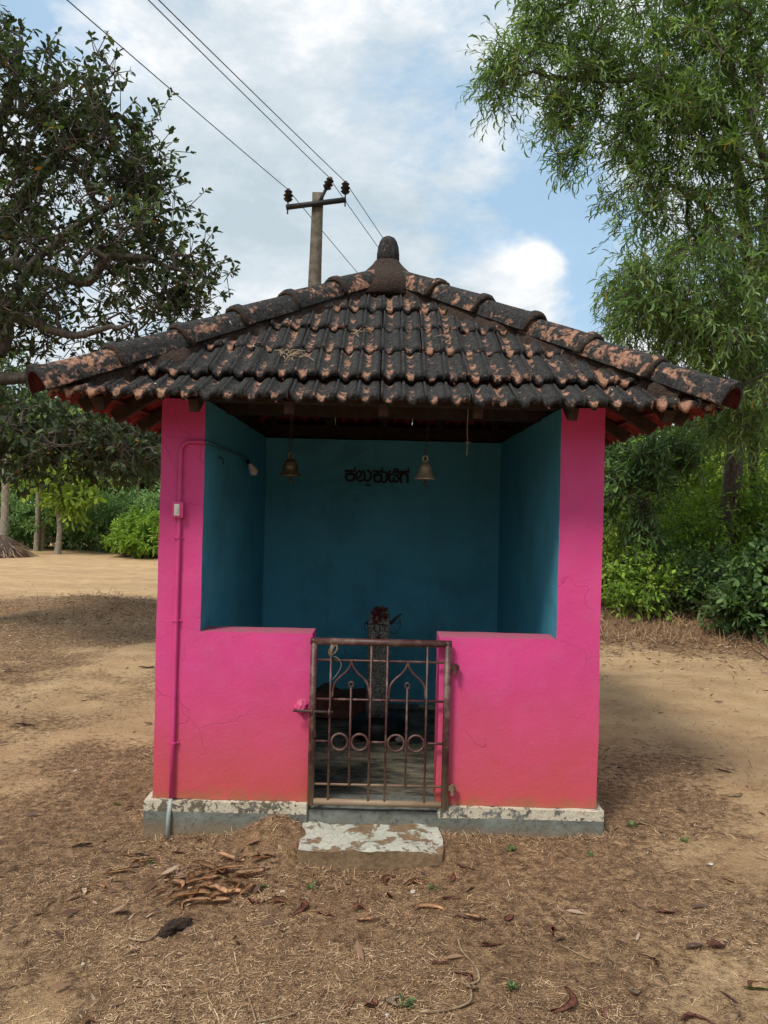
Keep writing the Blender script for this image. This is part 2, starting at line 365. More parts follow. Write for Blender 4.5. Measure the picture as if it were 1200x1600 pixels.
M_pipegrey = plain("bare_conduit", (0.30, 0.33, 0.31), 0.5, var=0.2, scale=30, bump=0.2)
M_pipeblue = plain("blue_conduit", (0.05, 0.15, 0.20), 0.5, var=0.1, scale=30, bump=0.1)
M_white = plain("white_plastic", (0.70, 0.66, 0.58), 0.4, var=0.1, bump=0)
M_red = plain("red_petals", (0.09, 0.006, 0.008), 0.6, var=0.4, scale=80, bump=0.3)
M_string = plain("pale_string", (0.42, 0.36, 0.26), 0.9, var=0.3, scale=80, bump=0)
M_concrete = plain("pole_concrete", (0.13, 0.11, 0.085), 0.9, var=0.45, scale=9, bump=0.6)
M_steel = plain("dark_steel", (0.028, 0.028, 0.032), 0.6, 0.4, var=0.3, bump=0.2)
M_porcelain = plain("brown_porcelain", (0.018, 0.012, 0.012), 0.25, var=0.2, bump=0)
M_wire = plain("aluminium_wire", (0.16, 0.16, 0.17), 0.5, 0.5, var=0.1, bump=0)
def bark_mat(name, a, b_):
    m, t, b = MAT(name); p = OBJV(t); mp = NN(t, 'ShaderNodeMapping'); mp.inputs['Scale'].default_value = (1, 1, 0.35); LK(t, p, mp.inputs[0])
    n = NOISE(t, mp.outputs[0], 28, 6, 0.7); LK(t, MIX(t, RAMP(t, n, [(0.35, 0.0), (0.65, 1.0)]), a, b_), b.inputs['Base Color'])
    b.inputs['Roughness'].default_value = 0.9; BUMP(t, b, n, 0.8, 0.02); return m
M_bark = bark_mat("grey_brown_bark", (0.035, 0.027, 0.022), (0.14, 0.115, 0.09))
M_barkpale = bark_mat("pale_bark", (0.12, 0.10, 0.07), (0.38, 0.34, 0.26))
def leaf_mat(name, dark, mid, bright, trans=0.35, gloss=0.45, spec=0.4, odd=None):
    spec *= 0.55; gloss += 0.08
    m, t, b = MAT(name); a = ATTR(t, 'tint')
    st = [(0.0, dark), (0.55, mid), (0.93, bright)]
    if odd: st += [(0.975, bright), (0.985, odd)]
    c = RAMP(t, a, st)
    LK(t, c, b.inputs['Base Color']); b.inputs['Roughness'].default_value = gloss; b.inputs['Specular IOR Level'].default_value = spec
    tr = NN(t, 'ShaderNodeBsdfTranslucent'); LK(t, MIX(t, 1.0, c, (1.25, 1.35, 0.6), 'MULTIPLY'), tr.inputs[0])
    ms = NN(t, 'ShaderNodeMixShader'); ms.inputs[0].default_value = trans
    LK(t, b.outputs[0], ms.inputs[1]); LK(t, tr.outputs[0], ms.inputs[2]); LK(t, ms.outputs[0], t.nodes['Material Output'].inputs[0])
    return m
L_cashew = leaf_mat("broad_leaf", (0.034, 0.050, 0.028), (0.068, 0.095, 0.050), (0.15, 0.21, 0.07), 0.28, 0.42, 0.4, (0.30, 0.12, 0.03))
L_acacia = leaf_mat("sickle_leaf", (0.078, 0.140, 0.044), (0.170, 0.275, 0.090), (0.34, 0.46, 0.18), 0.42, 0.42, 0.5, (0.40, 0.30, 0.06))
L_dark = leaf_mat("dark_leaf", (0.045, 0.085, 0.03), (0.095, 0.175, 0.055), (0.20, 0.31, 0.10), 0.28, 0.4, 0.5)
L_bush = leaf_mat("bush_leaf", (0.10, 0.175, 0.026), (0.22, 0.36, 0.050), (0.40, 0.54, 0.10), 0.38, 0.5, 0.35)
L_lime = leaf_mat("lime_leaf", (0.15, 0.23, 0.035), (0.32, 0.43, 0.07), (0.50, 0.62, 0.16), 0.42, 0.5, 0.35)
L_feather = leaf_mat("feather_leaf", (0.11, 0.20, 0.075), (0.22, 0.36, 0.14), (0.36, 0.50, 0.22), 0.32, 0.55, 0.3)
L_far = leaf_mat("far_leaf", (0.055, 0.090, 0.042), (0.12, 0.175, 0.075), (0.25, 0.32, 0.13), 0.3, 0.6, 0.3)
def dead_mat(name, cols, rough=0.7):
    m, t, b = MAT(name); a = ATTR(t, 'tint'); c = RAMP(t, a, cols)
    LK(t, c, b.inputs['Base Color']); b.inputs['Roughness'].default_value = rough; return m
L_straw = dead_mat("straw", [(0.0, (0.06, 0.034, 0.019)), (0.38, (0.31, 0.185, 0.10)), (0.78, (0.56, 0.375, 0.21)), (1.0, (0.74, 0.57, 0.37))])
L_litter = dead_mat("leaf_litter", [(0.0, (0.05, 0.028, 0.018)), (0.4, (0.15, 0.078, 0.045)), (0.75, (0.28, 0.17, 0.10)), (1.0, (0.50, 0.43, 0.34))])
def dryleaf(name, c1, c2):
    m, t, b = MAT(name); p = OBJV(t); n = NOISE(t, p, 40, 4, 0.6)
    LK(t, MIX(t, RAMP(t, n, [(0.35, 0.0), (0.7, 1.0)]), c1, c2), b.inputs['Base Color']); b.inputs['Roughness'].default_value = 0.6
    BUMP(t, b, n, 0.4, 0.004); return m
D_tan = dryleaf("tan_dry_leaf", (0.26, 0.13, 0.065), (0.60, 0.36, 0.19))
D_rust = dryleaf("rust_dry_leaf", (0.16, 0.055, 0.035), (0.36, 0.16, 0.10))
D_pale = dryleaf("pale_dry_leaf", (0.28, 0.20, 0.13), (0.50, 0.40, 0.27))
D_dark = dryleaf("dark_dry_leaf", (0.03, 0.02, 0.015), (0.10, 0.06, 0.04))
D_green = dryleaf("green_leaf", (0.10, 0.20, 0.03), (0.28, 0.36, 0.05))
D_chip = dryleaf("plaster_chip", (0.40, 0.37, 0.30), (0.68, 0.65, 0.57))
D_stem = dryleaf("dry_stem", (0.18, 0.11, 0.06), (0.36, 0.26, 0.16))

# ------------------------------------------------------------------ ground
def gz(x, y):
    """ground height"""
    x = np.asarray(x, float); y = np.asarray(y, float); d = y-CAMY
    z = 0.012+0.028*np.clip(x, -3, 3)*np.exp(-((y+1)/6)**2)
    z = z+0.035*fbm(x*0.35, y*0.35, s=3, o=3)*np.clip(np.hypot(x, y+1)/5, 0.15, 1.5)
    z = z+0.010*fbm(x*2.2, y*2.2, s=11, o=4)+0.006*fbm(x*11, y*11, s=21, o=3)
    z = z+0.13*np.exp(-((d-10.9-0.25*x*0.2)/1.0)**2)*(1/(1+np.exp((x+1.6)*3)))*np.clip(0.9+1.6*fbm(x*1.1, y*1.1, s=5, o=4), 0, 2.4)
    z = z+0.30*(1/(1+np.exp(-(d-9.6+0.35*(x-3))*2.2)))*(1/(1+np.exp(-(x-2.0)*2.0)))
    z = z+0.105*np.exp(-(((x+0.44)/0.15)**2+((y+1.12)/0.15)**2))+0.032*np.exp(-((np.abs(x+.01)-.33)/.10)**2-((y+1.2)/.14)**2)-0.030*np.exp(-(x/.42)**2-((y+1.42)/.16)**2)                     # earth washed against the step
    z = z+0.018*np.exp(-((np.maximum(np.abs(x)-1.04, 0)/.12)**2+(np.maximum(np.abs(y)-1.04, 0)/.12)**2))*(0.6+fbm(x*6, y*6, s=27, o=2))
    inside = (np.abs(x) < 1.02) & (np.abs(y) < 1.02)
    return np.where(inside, np.minimum(z, 0.0), z)
def sandness(x, y):
    x = np.asarray(x, float); y = np.asarray(y, float); d = y-CAMY
    n = fbm(x*0.8+4, y*0.8, s=31, o=4); n2 = fbm(x*3.1, y*3.1+9, s=41, o=3)
    s = 0.03+0.90*n+0.45*n2
    s = s+1.0*np.exp(-((x-3.2)/2.2)**2-((d-6.2)/1.7)**2)+0.30*np.exp(-((x-1.6)/0.7)**2-((d-3.0)/0.8)**2)
    s = s+1.25/(1+np.exp(-(d-12.6+1.2*n)*1.1))*(x < 8)
    s = s-0.35*np.exp(-((d-10.0)/1.5)**2)*(x < 0)
    s = s-1.3*(1/(1+np.exp(-(d-8.7+0.35*(x-3))*3)))*(1/(1+np.exp(-(x-1.2)*2)))
    s = s+0.15*np.exp(-((x+2.6)/1.2)**2-((d-5.0)/1.6)**2)
    return s
def warp(a, b, dense, step, far):
    """coordinates dense between a and b then growing to far"""
    c = list(np.arange(a, b, step)); s = step; v = b
    while v < far: c.append(v); s *= 1.13; v += s
    s = step; v = a-step; l = []
    while v > -far: l.append(v); s *= 1.13; v -= s
    return np.array(l[::-1]+c)
gx = warp(-3.2, 3.4, 0, 0.022, 500); gy = warp(-3.6, 3.0, 0, 0.022, 500)
GX, GY = np.meshgrid(gx, gy); GZ = gz(GX, GY)
sd = sandness(GX, GY); nx, ny = len(gx), len(gy)
idx = np.arange(nx*ny).reshape(ny, nx)
F = np.stack([idx[:-1, :-1], idx[:-1, 1:], idx[1:, 1:], idx[1:, :-1]], -1).reshape(-1, 4)
me = np_mesh("ground", np.stack([GX, GY, GZ], -1).reshape(-1, 3), [F], {'sand': sd.ravel()}, True)
def ground_mat():
    m, t, b = MAT("dry_earth"); p = GEO(t); s = ATTR(t, 'sand')
    n1 = NOISE(t, p, 3, 6, 0.65); n2 = NOISE(t, p, 26, 6, 0.7); n3 = NOISE(t, p, 140, 4, 0.7)
    sand = MIX(t, RAMP(t, n1, [(0.3, 0.0), (0.7, 1.0)]), (0.50, 0.315, 0.165), (0.70, 0.485, 0.275))
    sand = MIX(t, RAMP(t, n3, [(0.55, 0.0), (0.7, 0.55)]), sand, (0.17, 0.10, 0.055))
    grass = MIX(t, RAMP(t, n2, [(0.35, 0.0), (0.65, 1.0)]), (0.16, 0.094, 0.050), (0.56, 0.355, 0.195))
    grass = MIX(t, RAMP(t, n3, [(0.45, 0.0), (0.65, 0.8)]), grass, (0.055, 0.034, 0.022))
    mt = NN(t, 'ShaderNodeMapping'); mt.inputs['Scale'].default_value = (0.35, 1.3, 1.0); mt.inputs['Rotation'].default_value = (0, 0, 0.08); LK(t, p, mt.inputs[0])
    sand = MIX(t, RAMP(t, NOISE(t, mt.outputs[0], 1.0, 6, 0.7), [(0.34, 0.35), (0.56, 0.0)]), sand, (0.24, 0.165, 0.10))
    f = MATH(t, 'ADD', s, MATH(t, 'MULTIPLY', MATH(t, 'SUBTRACT', n2, 0.5), 1.3))
    c = MIX(t, RAMP(t, f, [(0.0, 0.0), (0.35, 1.0)]), grass, sand)
    LK(t, c, b.inputs['Base Color']); b.inputs['Roughness'].default_value = 0.95; b.inputs['Specular IOR Level'].default_value = 0.15
    BUMP(t, b, MATH(t, 'ADD', MATH(t, 'MULTIPLY', n2, 0.6), MATH(t, 'MULTIPLY', n3, 0.6)), 1.0, 0.03); return m
g = link(me, "ground", ground_mat()); tag(g, kind='structure')

# ------------------------------------------------------------------ blades, leaves (numpy)
TPL_BROAD = (np.array([[0, 0, 0], [.40, .46, .10], [.78, .40, .06], [1, 0, -.02], [.78, -.40, .06], [.40, -.46, .10]]), [[0, 3, 2, 1], [0, 5, 4, 3]])
TPL_SICKLE = (np.array([[0, 0, 0], [.33, 1.5, 0], [.70, 1.45, 0], [1, -.6, 0], [.66, .45, .1], [.30, 0.5, .1]]), [[0, 5, 2, 1], [5, 4, 3, 2]])
TPL_STRAW = (np.array([[0, .5, 0], [0, -.4, 0], [1, -.4, .0], [1, .3, .0]]), [[0, 1, 2, 3]])
def blades(P, D, Nn, L, Wd, tpl, tint, bend=None):
    V, Fs = tpl; n = len(P); k = len(V)
    D = D/np.linalg.norm(D, axis=1, keepdims=True)
    B = np.cross(Nn, D); B /= (np.linalg.norm(B, axis=1, keepdims=True)+1e-9); U = np.cross(D, B)
    co = P[:, None]+D[:, None]*(V[:, 0][None, :, None]*L[:, None, None])+B[:, None]*(V[:, 1][None, :, None]*Wd[:, None, None])+U[:, None]*(V[:, 2][None, :, None]*Wd[:, None, None])
    if bend is not None: co[:, :, 2] += bend[:, None]*(V[:, 0][None]**2)*L[:, None]
    base = (np.arange(n)*k)[:, None]
    faces = [np.concatenate([base+np.array(f)[None] for f in Fs if len(f) == q]) for q in sorted({len(f) for f in Fs})]
    return co.reshape(-1, 3), faces, np.repeat(tint, k)
def rand_unit(n):
    v = rng.normal(size=(n, 3)); return v/np.linalg.norm(v, axis=1, keepdims=True)

# dry grass and leaf litter on the ground
def straw_field():
    N = 420000
    d = 2.0+14*rng.random(N)**2.1; x = (rng.random(N)*2-1)*(0.62*d+0.4); y = CAMY+d
    s = sandness(x, y)+0.25*rng.normal(size=N)
    keep = ((s < 0.10) & (rng.random(N) < 0.80+1.6*fbm(x*6, y*6, s=73, o=3))) | (rng.random(N) < 0.12)
    keep &= ~((np.abs(x) < 1.05) & (np.abs(y) < 1.05)) & ~((x > -0.33) & (x < 0.31) & (y > -1.31) & (y < -1))
    x, y, d = x[keep], y[keep], d[keep]; n = len(x)
    a = rng.random(n)*2*math.pi; el = np.abs(rng.normal(size=n))*0.22
    D = np.stack([np.cos(a)*np.cos(el), np.sin(a)*np.cos(el), np.sin(el)], 1)
    P = np.stack([x, y, gz(x, y)+0.001+0.005*rng.random(n)], 1)
    L = (0.007+0.030*rng.random(n)**2.4)*np.clip(d/4, 1, 2); Wd = (0.0011+0.0017*rng.random(n))*np.clip(d/3.2, 0.9, 2.5)
    Nn = np.stack([0.3*rng.normal(size=n), 0.3*rng.normal(size=n), np.ones(n)], 1)
    tint = np.clip(rng.beta(0.9, 1.7, n)+0.45*fbm(x*1.3, y*1.3, s=71, o=4)+0.25*fbm(x*7, y*7, s=72, o=2)+0.03, 0, 1)
    V, Fc, T = blades(P, D, Nn, L, Wd, TPL_STRAW, tint, -0.25*rng.random(n))
    o = link(np_mesh("dry_grass", V, Fc, {'tint': T}), "dry_grass", L_straw)
    tag(o, "short dry straw matted over the brown earth", "dry grass", kind='stuff')
TPL_STRAW2 = (np.array([[0, .5, 0], [0, -.5, 0], [.5, -.5, .0], [.5, .5, .0], [1, -.2, 0], [1, .2, 0]]), [[0, 1, 2, 3], [3, 2, 4, 5]])
straw_field()
def litter_field():
    N = 30000
    d = 2.2+12*rng.random(N)**1.2; x = (rng.random(N)*2-1)*(0.62*d+0.4); y = CAMY+d
    bank = (1/(1+np.exp(-(d-7.9+0.35*(x-3))*3)))*(x > 1.1)
    band = np.exp(-((d-10.3)/1.3)**2)*(x < -1)
    heap = np.exp(-(((x+0.75)/0.5)**2+((y+1.45)/0.28)**2))*2
    pr = 0.025+1.0*bank+0.5*band+heap*0.3
    keep = (rng.random(N) < pr) & ~((np.abs(x) < 1.07) & (np.abs(y) < 1.07)) & ~((x > -0.33) & (x < 0.31) & (y > -1.31) & (y < -1))
    x, y, d = x[keep], y[keep], d[keep]; n = len(x)
    a = rng.random(n)*2*math.pi; el = rng.normal(size=n)*0.22
    D = np.stack([np.cos(a), np.sin(a), np.sin(el)], 1)
    P = np.stack([x, y, gz(x, y)+0.008+0.02*rng.random(n)*(d > 7)], 1)
    L = 0.025+0.06*rng.random(n); Wd = L*(0.13+0.2*rng.random(n))
    Nn = np.stack([0.45*rng.normal(size=n), 0.45*rng.normal(size=n), np.ones(n)], 1)
    V, Fc, T = blades(P, D, Nn, L, Wd, TPL_BROAD, rng.beta(1.6, 2.2, n), 0.25*rng.normal(size=n))
    o = link(np_mesh("leaf_litter", V, Fc, {'tint': T}), "leaf_litter", L_litter)
    tag(o, "small brown dead leaves scattered over the dry ground and under the bushes", "leaf litter", kind='stuff')
litter_field()
def fringe():
    N = 5200; u = rng.random(N); side = rng.random(N)
    x = np.where(side < .62, -1.08+2.16*u, np.where(rng.random(N) < .5, -1.06, 1.06)); y = np.where(side < .62, -1.06, -1.05+2.1*u)
    onstep = (side < .62) & (x > -.33) & (x < .31); y = np.where(onstep, -1.33, y)
    y = y-np.abs(rng.normal(size=N))*.035*(side < .62); x = x+np.sign(x)*np.abs(rng.normal(size=N))*.03*(side >= .62)
    keep = fbm(x*5, y*5, s=66, o=2) > -.25; x, y = x[keep], y[keep]; N = len(x)
    a = rng.random(N)*6.28; el = .2+.9*rng.random(N)
    D = np.stack([np.cos(a)*np.cos(el), np.sin(a)*np.cos(el), np.sin(el)], 1); P = np.stack([x, y, gz(x, y)], 1)
    V, Fc, Tn = blades(P, D, rand_unit(N), .012+.04*rng.random(N)**2, .0014+.0012*rng.random(N), TPL_STRAW2, rng.beta(1.2, 1.8, N), -.6*rng.random(N))
    o = link(np_mesh("grass_fringe", V, Fc, {'tint': Tn}), "grass_fringe", L_straw); tag(o, "dead grass standing against the foot of the plinth and step", "dry grass", kind='stuff')
fringe()

# ------------------------------------------------------------------ the shrine
shrine = tag(empty("shrine", (0, 0, 0)), "small pink shrine with open blue interior, iron gate and weathered tile pyramid roof", "shrine")
Z0, ZF, ZP, ZT = 0.16, 0.117, 0.931, 2.0
def axis(keys, step):
    keys = sorted(keys); out = []
    for a, b in zip(keys[:-1], keys[1:]):
        n = max(1, int(round((b-a)/step))); out += [a+(b-a)*i/n for i in range(n)]
    return out+[keys[-1]]
def cellmesh(name, boxes, step, matf, mats, parent, amp=0.003, bev=0.006, nscale=4.0, cut=None):
    """one closed skin round a union of boxes, with gently uneven faces and worn edges"""
    ax = [axis({round(v, 5) for b in boxes for v in (b[0][i], b[1][i])}, step) for i in range(3)]
    solid = np.zeros([len(a)-1 for a in ax], bool); cen = [np.array([(p+q)/2 for p, q in zip(a[:-1], a[1:])]) for a in ax]
    for lo, hi in boxes:
        m = [(c > l) & (c < h) for c, l, h in zip(cen, lo, hi)]
        solid |= m[0][:, None, None] & m[1][None, :, None] & m[2][None, None, :]
    pad = np.pad(solid, 1); bm = bmesh.new(); vd = {}
    def V(i, j, k):
        v = vd.get((i, j, k))
        if v is None: v = vd[(i, j, k)] = bm.verts.new((ax[0][i], ax[1][j], ax[2][k]))
        return v
    dirs = [((1, 0, 0), [(1, 0, 0), (1, 1, 0), (1, 1, 1), (1, 0, 1)]), ((-1, 0, 0), [(0, 0, 0), (0, 0, 1), (0, 1, 1), (0, 1, 0)]),
            ((0, 1, 0), [(0, 1, 0), (0, 1, 1), (1, 1, 1), (1, 1, 0)]), ((0, -1, 0), [(0, 0, 0), (1, 0, 0), (1, 0, 1), (0, 0, 1)]),
            ((0, 0, 1), [(0, 0, 1), (1, 0, 1), (1, 1, 1), (0, 1, 1)]), ((0, 0, -1), [(0, 0, 0), (0, 1, 0), (1, 1, 0), (1, 0, 0)])]
    for (dx, dy, dz), q in dirs:
        nb = pad[1+dx:pad.shape[0]-1+dx, 1+dy:pad.shape[1]-1+dy, 1+dz:pad.shape[2]-1+dz]
        for i, j, k in np.argwhere(solid & ~nb):
            f = bm.faces.new([V(i+a, j+b, k+c) for a, b, c in q])
            c = Vector((cen[0][i]+dx*0.0, cen[1][j], cen[2][k]))
            f.material_index = matf(f.calc_center_median(), Vector((dx, dy, dz)))
    sh = [e for e in bm.edges if len(e.link_faces) == 2 and e.calc_face_angle(0) > 1]
    if bev: bmesh.ops.bevel(bm, geom=sh, offset=bev, segments=1, affect='EDGES')
    co = np.array([v.co[:] for v in bm.verts])
    D = np.stack([fbm(co[:, 0]*nscale, co[:, 1]*nscale, co[:, 2]*nscale, s=s_, o=3) for s_ in (51, 61, 71)], 1)*amp
    D += np.stack([fbm(co[:, 0]*25, co[:, 1]*25, co[:, 2]*25, s=s_, o=2) for s_ in (52, 62, 72)], 1)*amp*0.35
    for v, d_ in zip(bm.verts, D): v.co += Vector(d_)
    return done(bm, name, mats, parent, 28)
def wall_mat_of(c, n):
    if c.z > 1.99: return 0
    inner = abs(c.x) < 0.83 and abs(c.y) < 0.83
    if n.x and abs(abs(c.x)-0.82) < 0.01 and c.z > ZP: return 1          # reveals of the opening
    if n.y > 0 and c.y < -0.8: return 1
    return 1 if inner and n.z == 0 and not (c.y < -0.84) else 0
T = 0.17
wall = cellmesh("wall", [((-1.02, -1.02, Z0), (-.82, 1.02, ZT)), ((.82, -1.02, Z0), (1.02, 1.02, ZT)), ((-1.02, .82, Z0), (1.02, 1.02, ZT)),
                         ((-1.02, -1.02, Z0), (-.304, -1.02+T, ZP)), ((.281, -1.02, Z0), (1.02, -1.02+T, ZP))],
                0.055, wall_mat_of, [M_pink, M_blue], shrine, amp=0.0045, bev=0.007)
plinth = cellmesh("plinth", [((-1.048, -1.048, -.3), (-.305, -.84, Z0-.001)), ((.287, -1.048, -.3), (1.048, -.84, Z0-.001)), ((-1.048, -.84, -.3), (-.835, 1.048, Z0-.001)), ((.835, -.84, -.3), (1.048, 1.048, Z0-.001)), ((-.835, .835, -.3), (.835, 1.048, Z0-.001)), ((-.305, -1.036, -.3), (.287, -.84, .132))],
                  0.05, lambda c, n: 0, [M_plinth], shrine, amp=0.007, bev=0.008, nscale=9)
floor = cellmesh("floor", [((-.83, -.845, .08), (.83, .83, 0.122))], 0.06, lambda c, n: 0, [M_floor], shrine, amp=0.003, bev=0)
step = cellmesh("step", [((-.318, -1.315, -.2), (.295, -1.03, .070))], 0.03, lambda c, n: 0, [M_step], shrine, amp=0.016, bev=0.012, nscale=11)

# lettering painted on the back wall
def lettering():
    bm = bmesh.new(); k = [0]
    x0, z0 = -0.265, 1.5
    u = 0.000447
    def P(a, b):
        v = at(530+a/10, 720+b/10, 5.366); return Vector((v.x, 0, v.z))
    def stroke(pts, w=30, smooth=True):
        w = w*1.12+2
        pts = curve_pts([P(*p) for p in pts], 6) if smooth and len(pts) > 2 else [P(*p) for p in pts]
        w = w*u/2; y = 0.8120-k[0]*0.00012; k[0] += 1
        L, Rr = [], []
        for i, p in enumerate(pts):
            t = (pts[min(i+1, len(pts)-1)]-pts[max(i-1, 0)]).normalized(); n = Vector((-t.z, 0, t.x))
            q0, q1 = p+n*w, p-n*w
            L.append(bm.verts.new((q0.x, y, q0.z))); Rr.append(bm.verts.new((q1.x, y, q1.z)))
        for i in range(len(pts)-1): bm.faces.new((L[i], L[i+1], Rr[i+1], Rr[i]))
        for e in (pts[0], pts[-1]):
            y = 0.8120-k[0]*0.00012; k[0] += 1
            bm.faces.new([bm.verts.new((e.x+w*math.cos(a*math.pi/5), y, e.z+w*math.sin(a*math.pi/5))) for a in range(10)])
    def hat(x, y, w):
        stroke([(x, y), (x+w, y)], 30); stroke([(x+w-26, y), (x+w, y-22), (x+w-2, y-52)], 20)
    # ka
    def ka(x, y):
        hat(x, y, 148)
        stroke([(x+8, y+45), (x+138, y+45)], 26)
        stroke([(x+72, y+5), (x+72, y+42)], 34)
        stroke([(x+72, y+48), (x+18, y+62), (x+8, y+100), (x+30, y+145), (x+72, y+152), (x+118, y+142), (x+138, y+98), (x+124, y+60), (x+72, y+48)], 32)
    ka(98, 158)
    # la + u
    stroke([(301, 256), (337, 240), (343, 189), (306, 160), (271, 207), (268, 267), (312, 315), (372, 301), (400, 245), (391, 189), (367, 160)], 27)
    stroke([(388, 275), (415, 305), (455, 314), (488, 272), (494, 215), (476, 172), (446, 152)], 28)
    # la below the line
    stroke([(428, 362), (415, 368), (418, 384), (440, 388), (455, 372), (462, 360)], 13)
    stroke([(455, 372), (468, 390), (490, 386), (494, 368)], 13)
    # ku
    hat(538, 168, 132)
    stroke([(545, 214), (660, 214)], 26); stroke([(605, 172), (605, 212)], 34)
    stroke([(605, 220), (558, 232), (546, 268), (562, 318), (605, 328), (645, 316), (662, 272), (650, 232), (605, 220)], 32)
    stroke([(655, 285), (672, 328), (712, 334), (742, 300), (748, 232), (732, 188), (700, 178)], 32)
    # ti
    stroke([(800, 158), (778, 190), (800, 214), (835, 205), (850, 178)], 25)
    stroke([(800, 212), (782, 255), (792, 312), (825, 332), (853, 305), (853, 268)], 28)
    stroke([(853, 300), (882, 333), (917, 315), (927, 268), (905, 228), (868, 232)], 28)
    stroke([(905, 240), (925, 200), (920, 155), (892, 128), (862, 142), (864, 172), (888, 180), (906, 162)], 24)
    # ga
    hat(950, 175, 132); stroke([(968, 185), (962, 260), (966, 335)], 32); stroke([(975, 215), (1015, 200), (1052, 214), (1066, 260), (1066, 338)], 32)
    return done(bm, "lettering", M_black, shrine, 0)
lettering()

# ---------------- roof
A, ZE, SL = 1.375, 1.945, 0.648
PITCH = math.atan(SL); HYP = A/math.cos(PITCH)
rows_h = [0.0, 0.195, 0.45, 0.70, 0.955, 1.205]
CH = 0.094
def prof(u):
    """height of the tile's top across one channel, u in 0..1 ; second value = how much the trough wears"""
    pts = [(0, .022), (.10, .022), (.125, .011), (.18, .009), (.28, .001), (.40, -.003), (.50, .001), (.60, .013), (.66, .016), (.90, .018), (.93, .007), (.965, .009), (1.0, .022)]
    for (a, h), (b, g_) in zip(pts[:-1], pts[1:]):
        if u <= b: return h+(g_-h)*(u-a)/(b-a)
    return .02
US = [0, .10, .125, .18, .28, .40, .50, .60, .66, .90, .93, .965]
def tile_bm(length, seed=0, broken=False):
    """u across (x), v up the slope (y), w normal (z). lower lip at v = 0"""
    bm = bmesh.new(); lay = bm.verts.layers.float.new('wear')
    us = [(c+u) for c in (0, 1) for u in US]+[2.0-0.02]
    vs = [0, .012, .05, .16, .27, length]
    r_ = random.Random(seed)
    top, bot = [], []
    for j, v in enumerate(vs):
        rt, rb = [], []
        for i, u in enumerate(us):
            h = prof(u % 1.0 if u < 1.98 else 1.0); uu = u % 1
            lip = 0.006*math.exp(-(v/0.03)**2) if j > 0 else -0.004
            jog = (0.010*(1 if .18 < uu < .6 else 0))*(1 if j == 0 else 0)   # the trough's lip hangs lower
            z = h+lip+0.022*(1-v/length)
            vv = v-(0.012 if .2 < uu < .6 else 0.0)*(1 if j <= 1 else 0)
            if j <= 1: vv += r_.uniform(-.003, .003)+(0.02*max(0, r_.uniform(-3, 1)) if broken else 0)
            a = bm.verts.new(((u-1)*CH, vv, z)); a[lay] = (1.0 if .18 < uu < .58 else 0.32)+(0.25 if j <= 1 else 0)
            b = bm.verts.new(((u-1)*CH, vv, z-0.013-(0.008 if j <= 1 else 0))); b[lay] = 0.5
            rt.append(a); rb.append(b)
        top.append(rt); bot.append(rb)
    nv, nu = len(vs), len(us)
    for j in range(nv-1):
        for i in range(nu-1):
            bm.faces.new((top[j][i], top[j][i+1], top[j+1][i+1], top[j+1][i]))
            f = bm.faces.new((bot[j][i], bot[j+1][i], bot[j+1][i+1], bot[j][i+1])); f.material_index = 1
    for i in range(nu-1):
        bm.faces.new((bot[0][i], bot[0][i+1], top[0][i+1], top[0][i])); bm.faces.new((top[-1][i], top[-1][i+1], bot[-1][i+1], bot[-1][i]))
    for j in range(nv-1):
        bm.faces.new((top[j][0], top[j+1][0], bot[j+1][0], bot[j][0])); bm.faces.new((top[j+1][-1], top[j][-1], bot[j][-1], bot[j+1][-1]))
    sharpen(bm, 24)
    return bm

# mortar bedding along the four hips = the roof part itself
def hip_point(k, r):
    sx, sy = [(-1, -1), (1, -1), (1, 1), (-1, 1)][k]
    return Vector((sx*A*(1-r), sy*A*(1-r), ZE+0.012+SL*A*r))
def mortar():
    bm = bmesh.new()
    for k in range(4):
        sx, sy = [(-1, -1), (1, -1), (1, 1), (-1, 1)][k]
        n = 110; prof_ = [-1.0, -.88, -.72, -.5, -.25, 0, .25, .5, .72, .88, 1.0]; rows = []
        for i in range(n+1):
            r = 0.035+0.965*i/n; c = hip_point(k, r); row = []
            for j, q in enumerate(prof_):
                big = 1.0+0.55*math.exp(-((r-0.215)/0.035)**2)*(k == 0)
                wid = (0.118+0.035*float(vnoise([i*0.22], [k*7+(1 if q > 0 else 3)], s=81)[0])+0.014*float(vnoise([i*0.9], [k*5+(1 if q > 0 else 3)], s=82)[0]))*big
                # q<0: goes down the x-side slope, q>0: the y-side slope
                off = abs(q)*wid
                p = Vector(c)
                if q < 0: p.y -= sy*off*0.95; p.z += 0.0
                else: p.x -= sx*off*0.95
                # on either slope, moving sideways keeps height of that slope constant
                h = 0.062*(1-abs(q)**2.2)+0.016
                if abs(q) == 1: h = -0.03
                p.z += h+0.022*float(fbm([p.x*26], [p.y*26], [q*3.], s=83, o=3)[0])
                row.append(bm.verts.new(p))
            rows.append(row)
        for i in range(n):
            for j in range(len(prof_)-1):
                f = (rows[i][j], rows[i][j+1], rows[i+1][j+1], rows[i+1][j])
                bm.faces.new(f)
        bm.faces.new(rows[0])
    bmesh.ops.recalc_face_normals(bm, faces=bm.faces)
    return done(bm, "roof", M_mortar, shrine, 60)
roof = mortar()

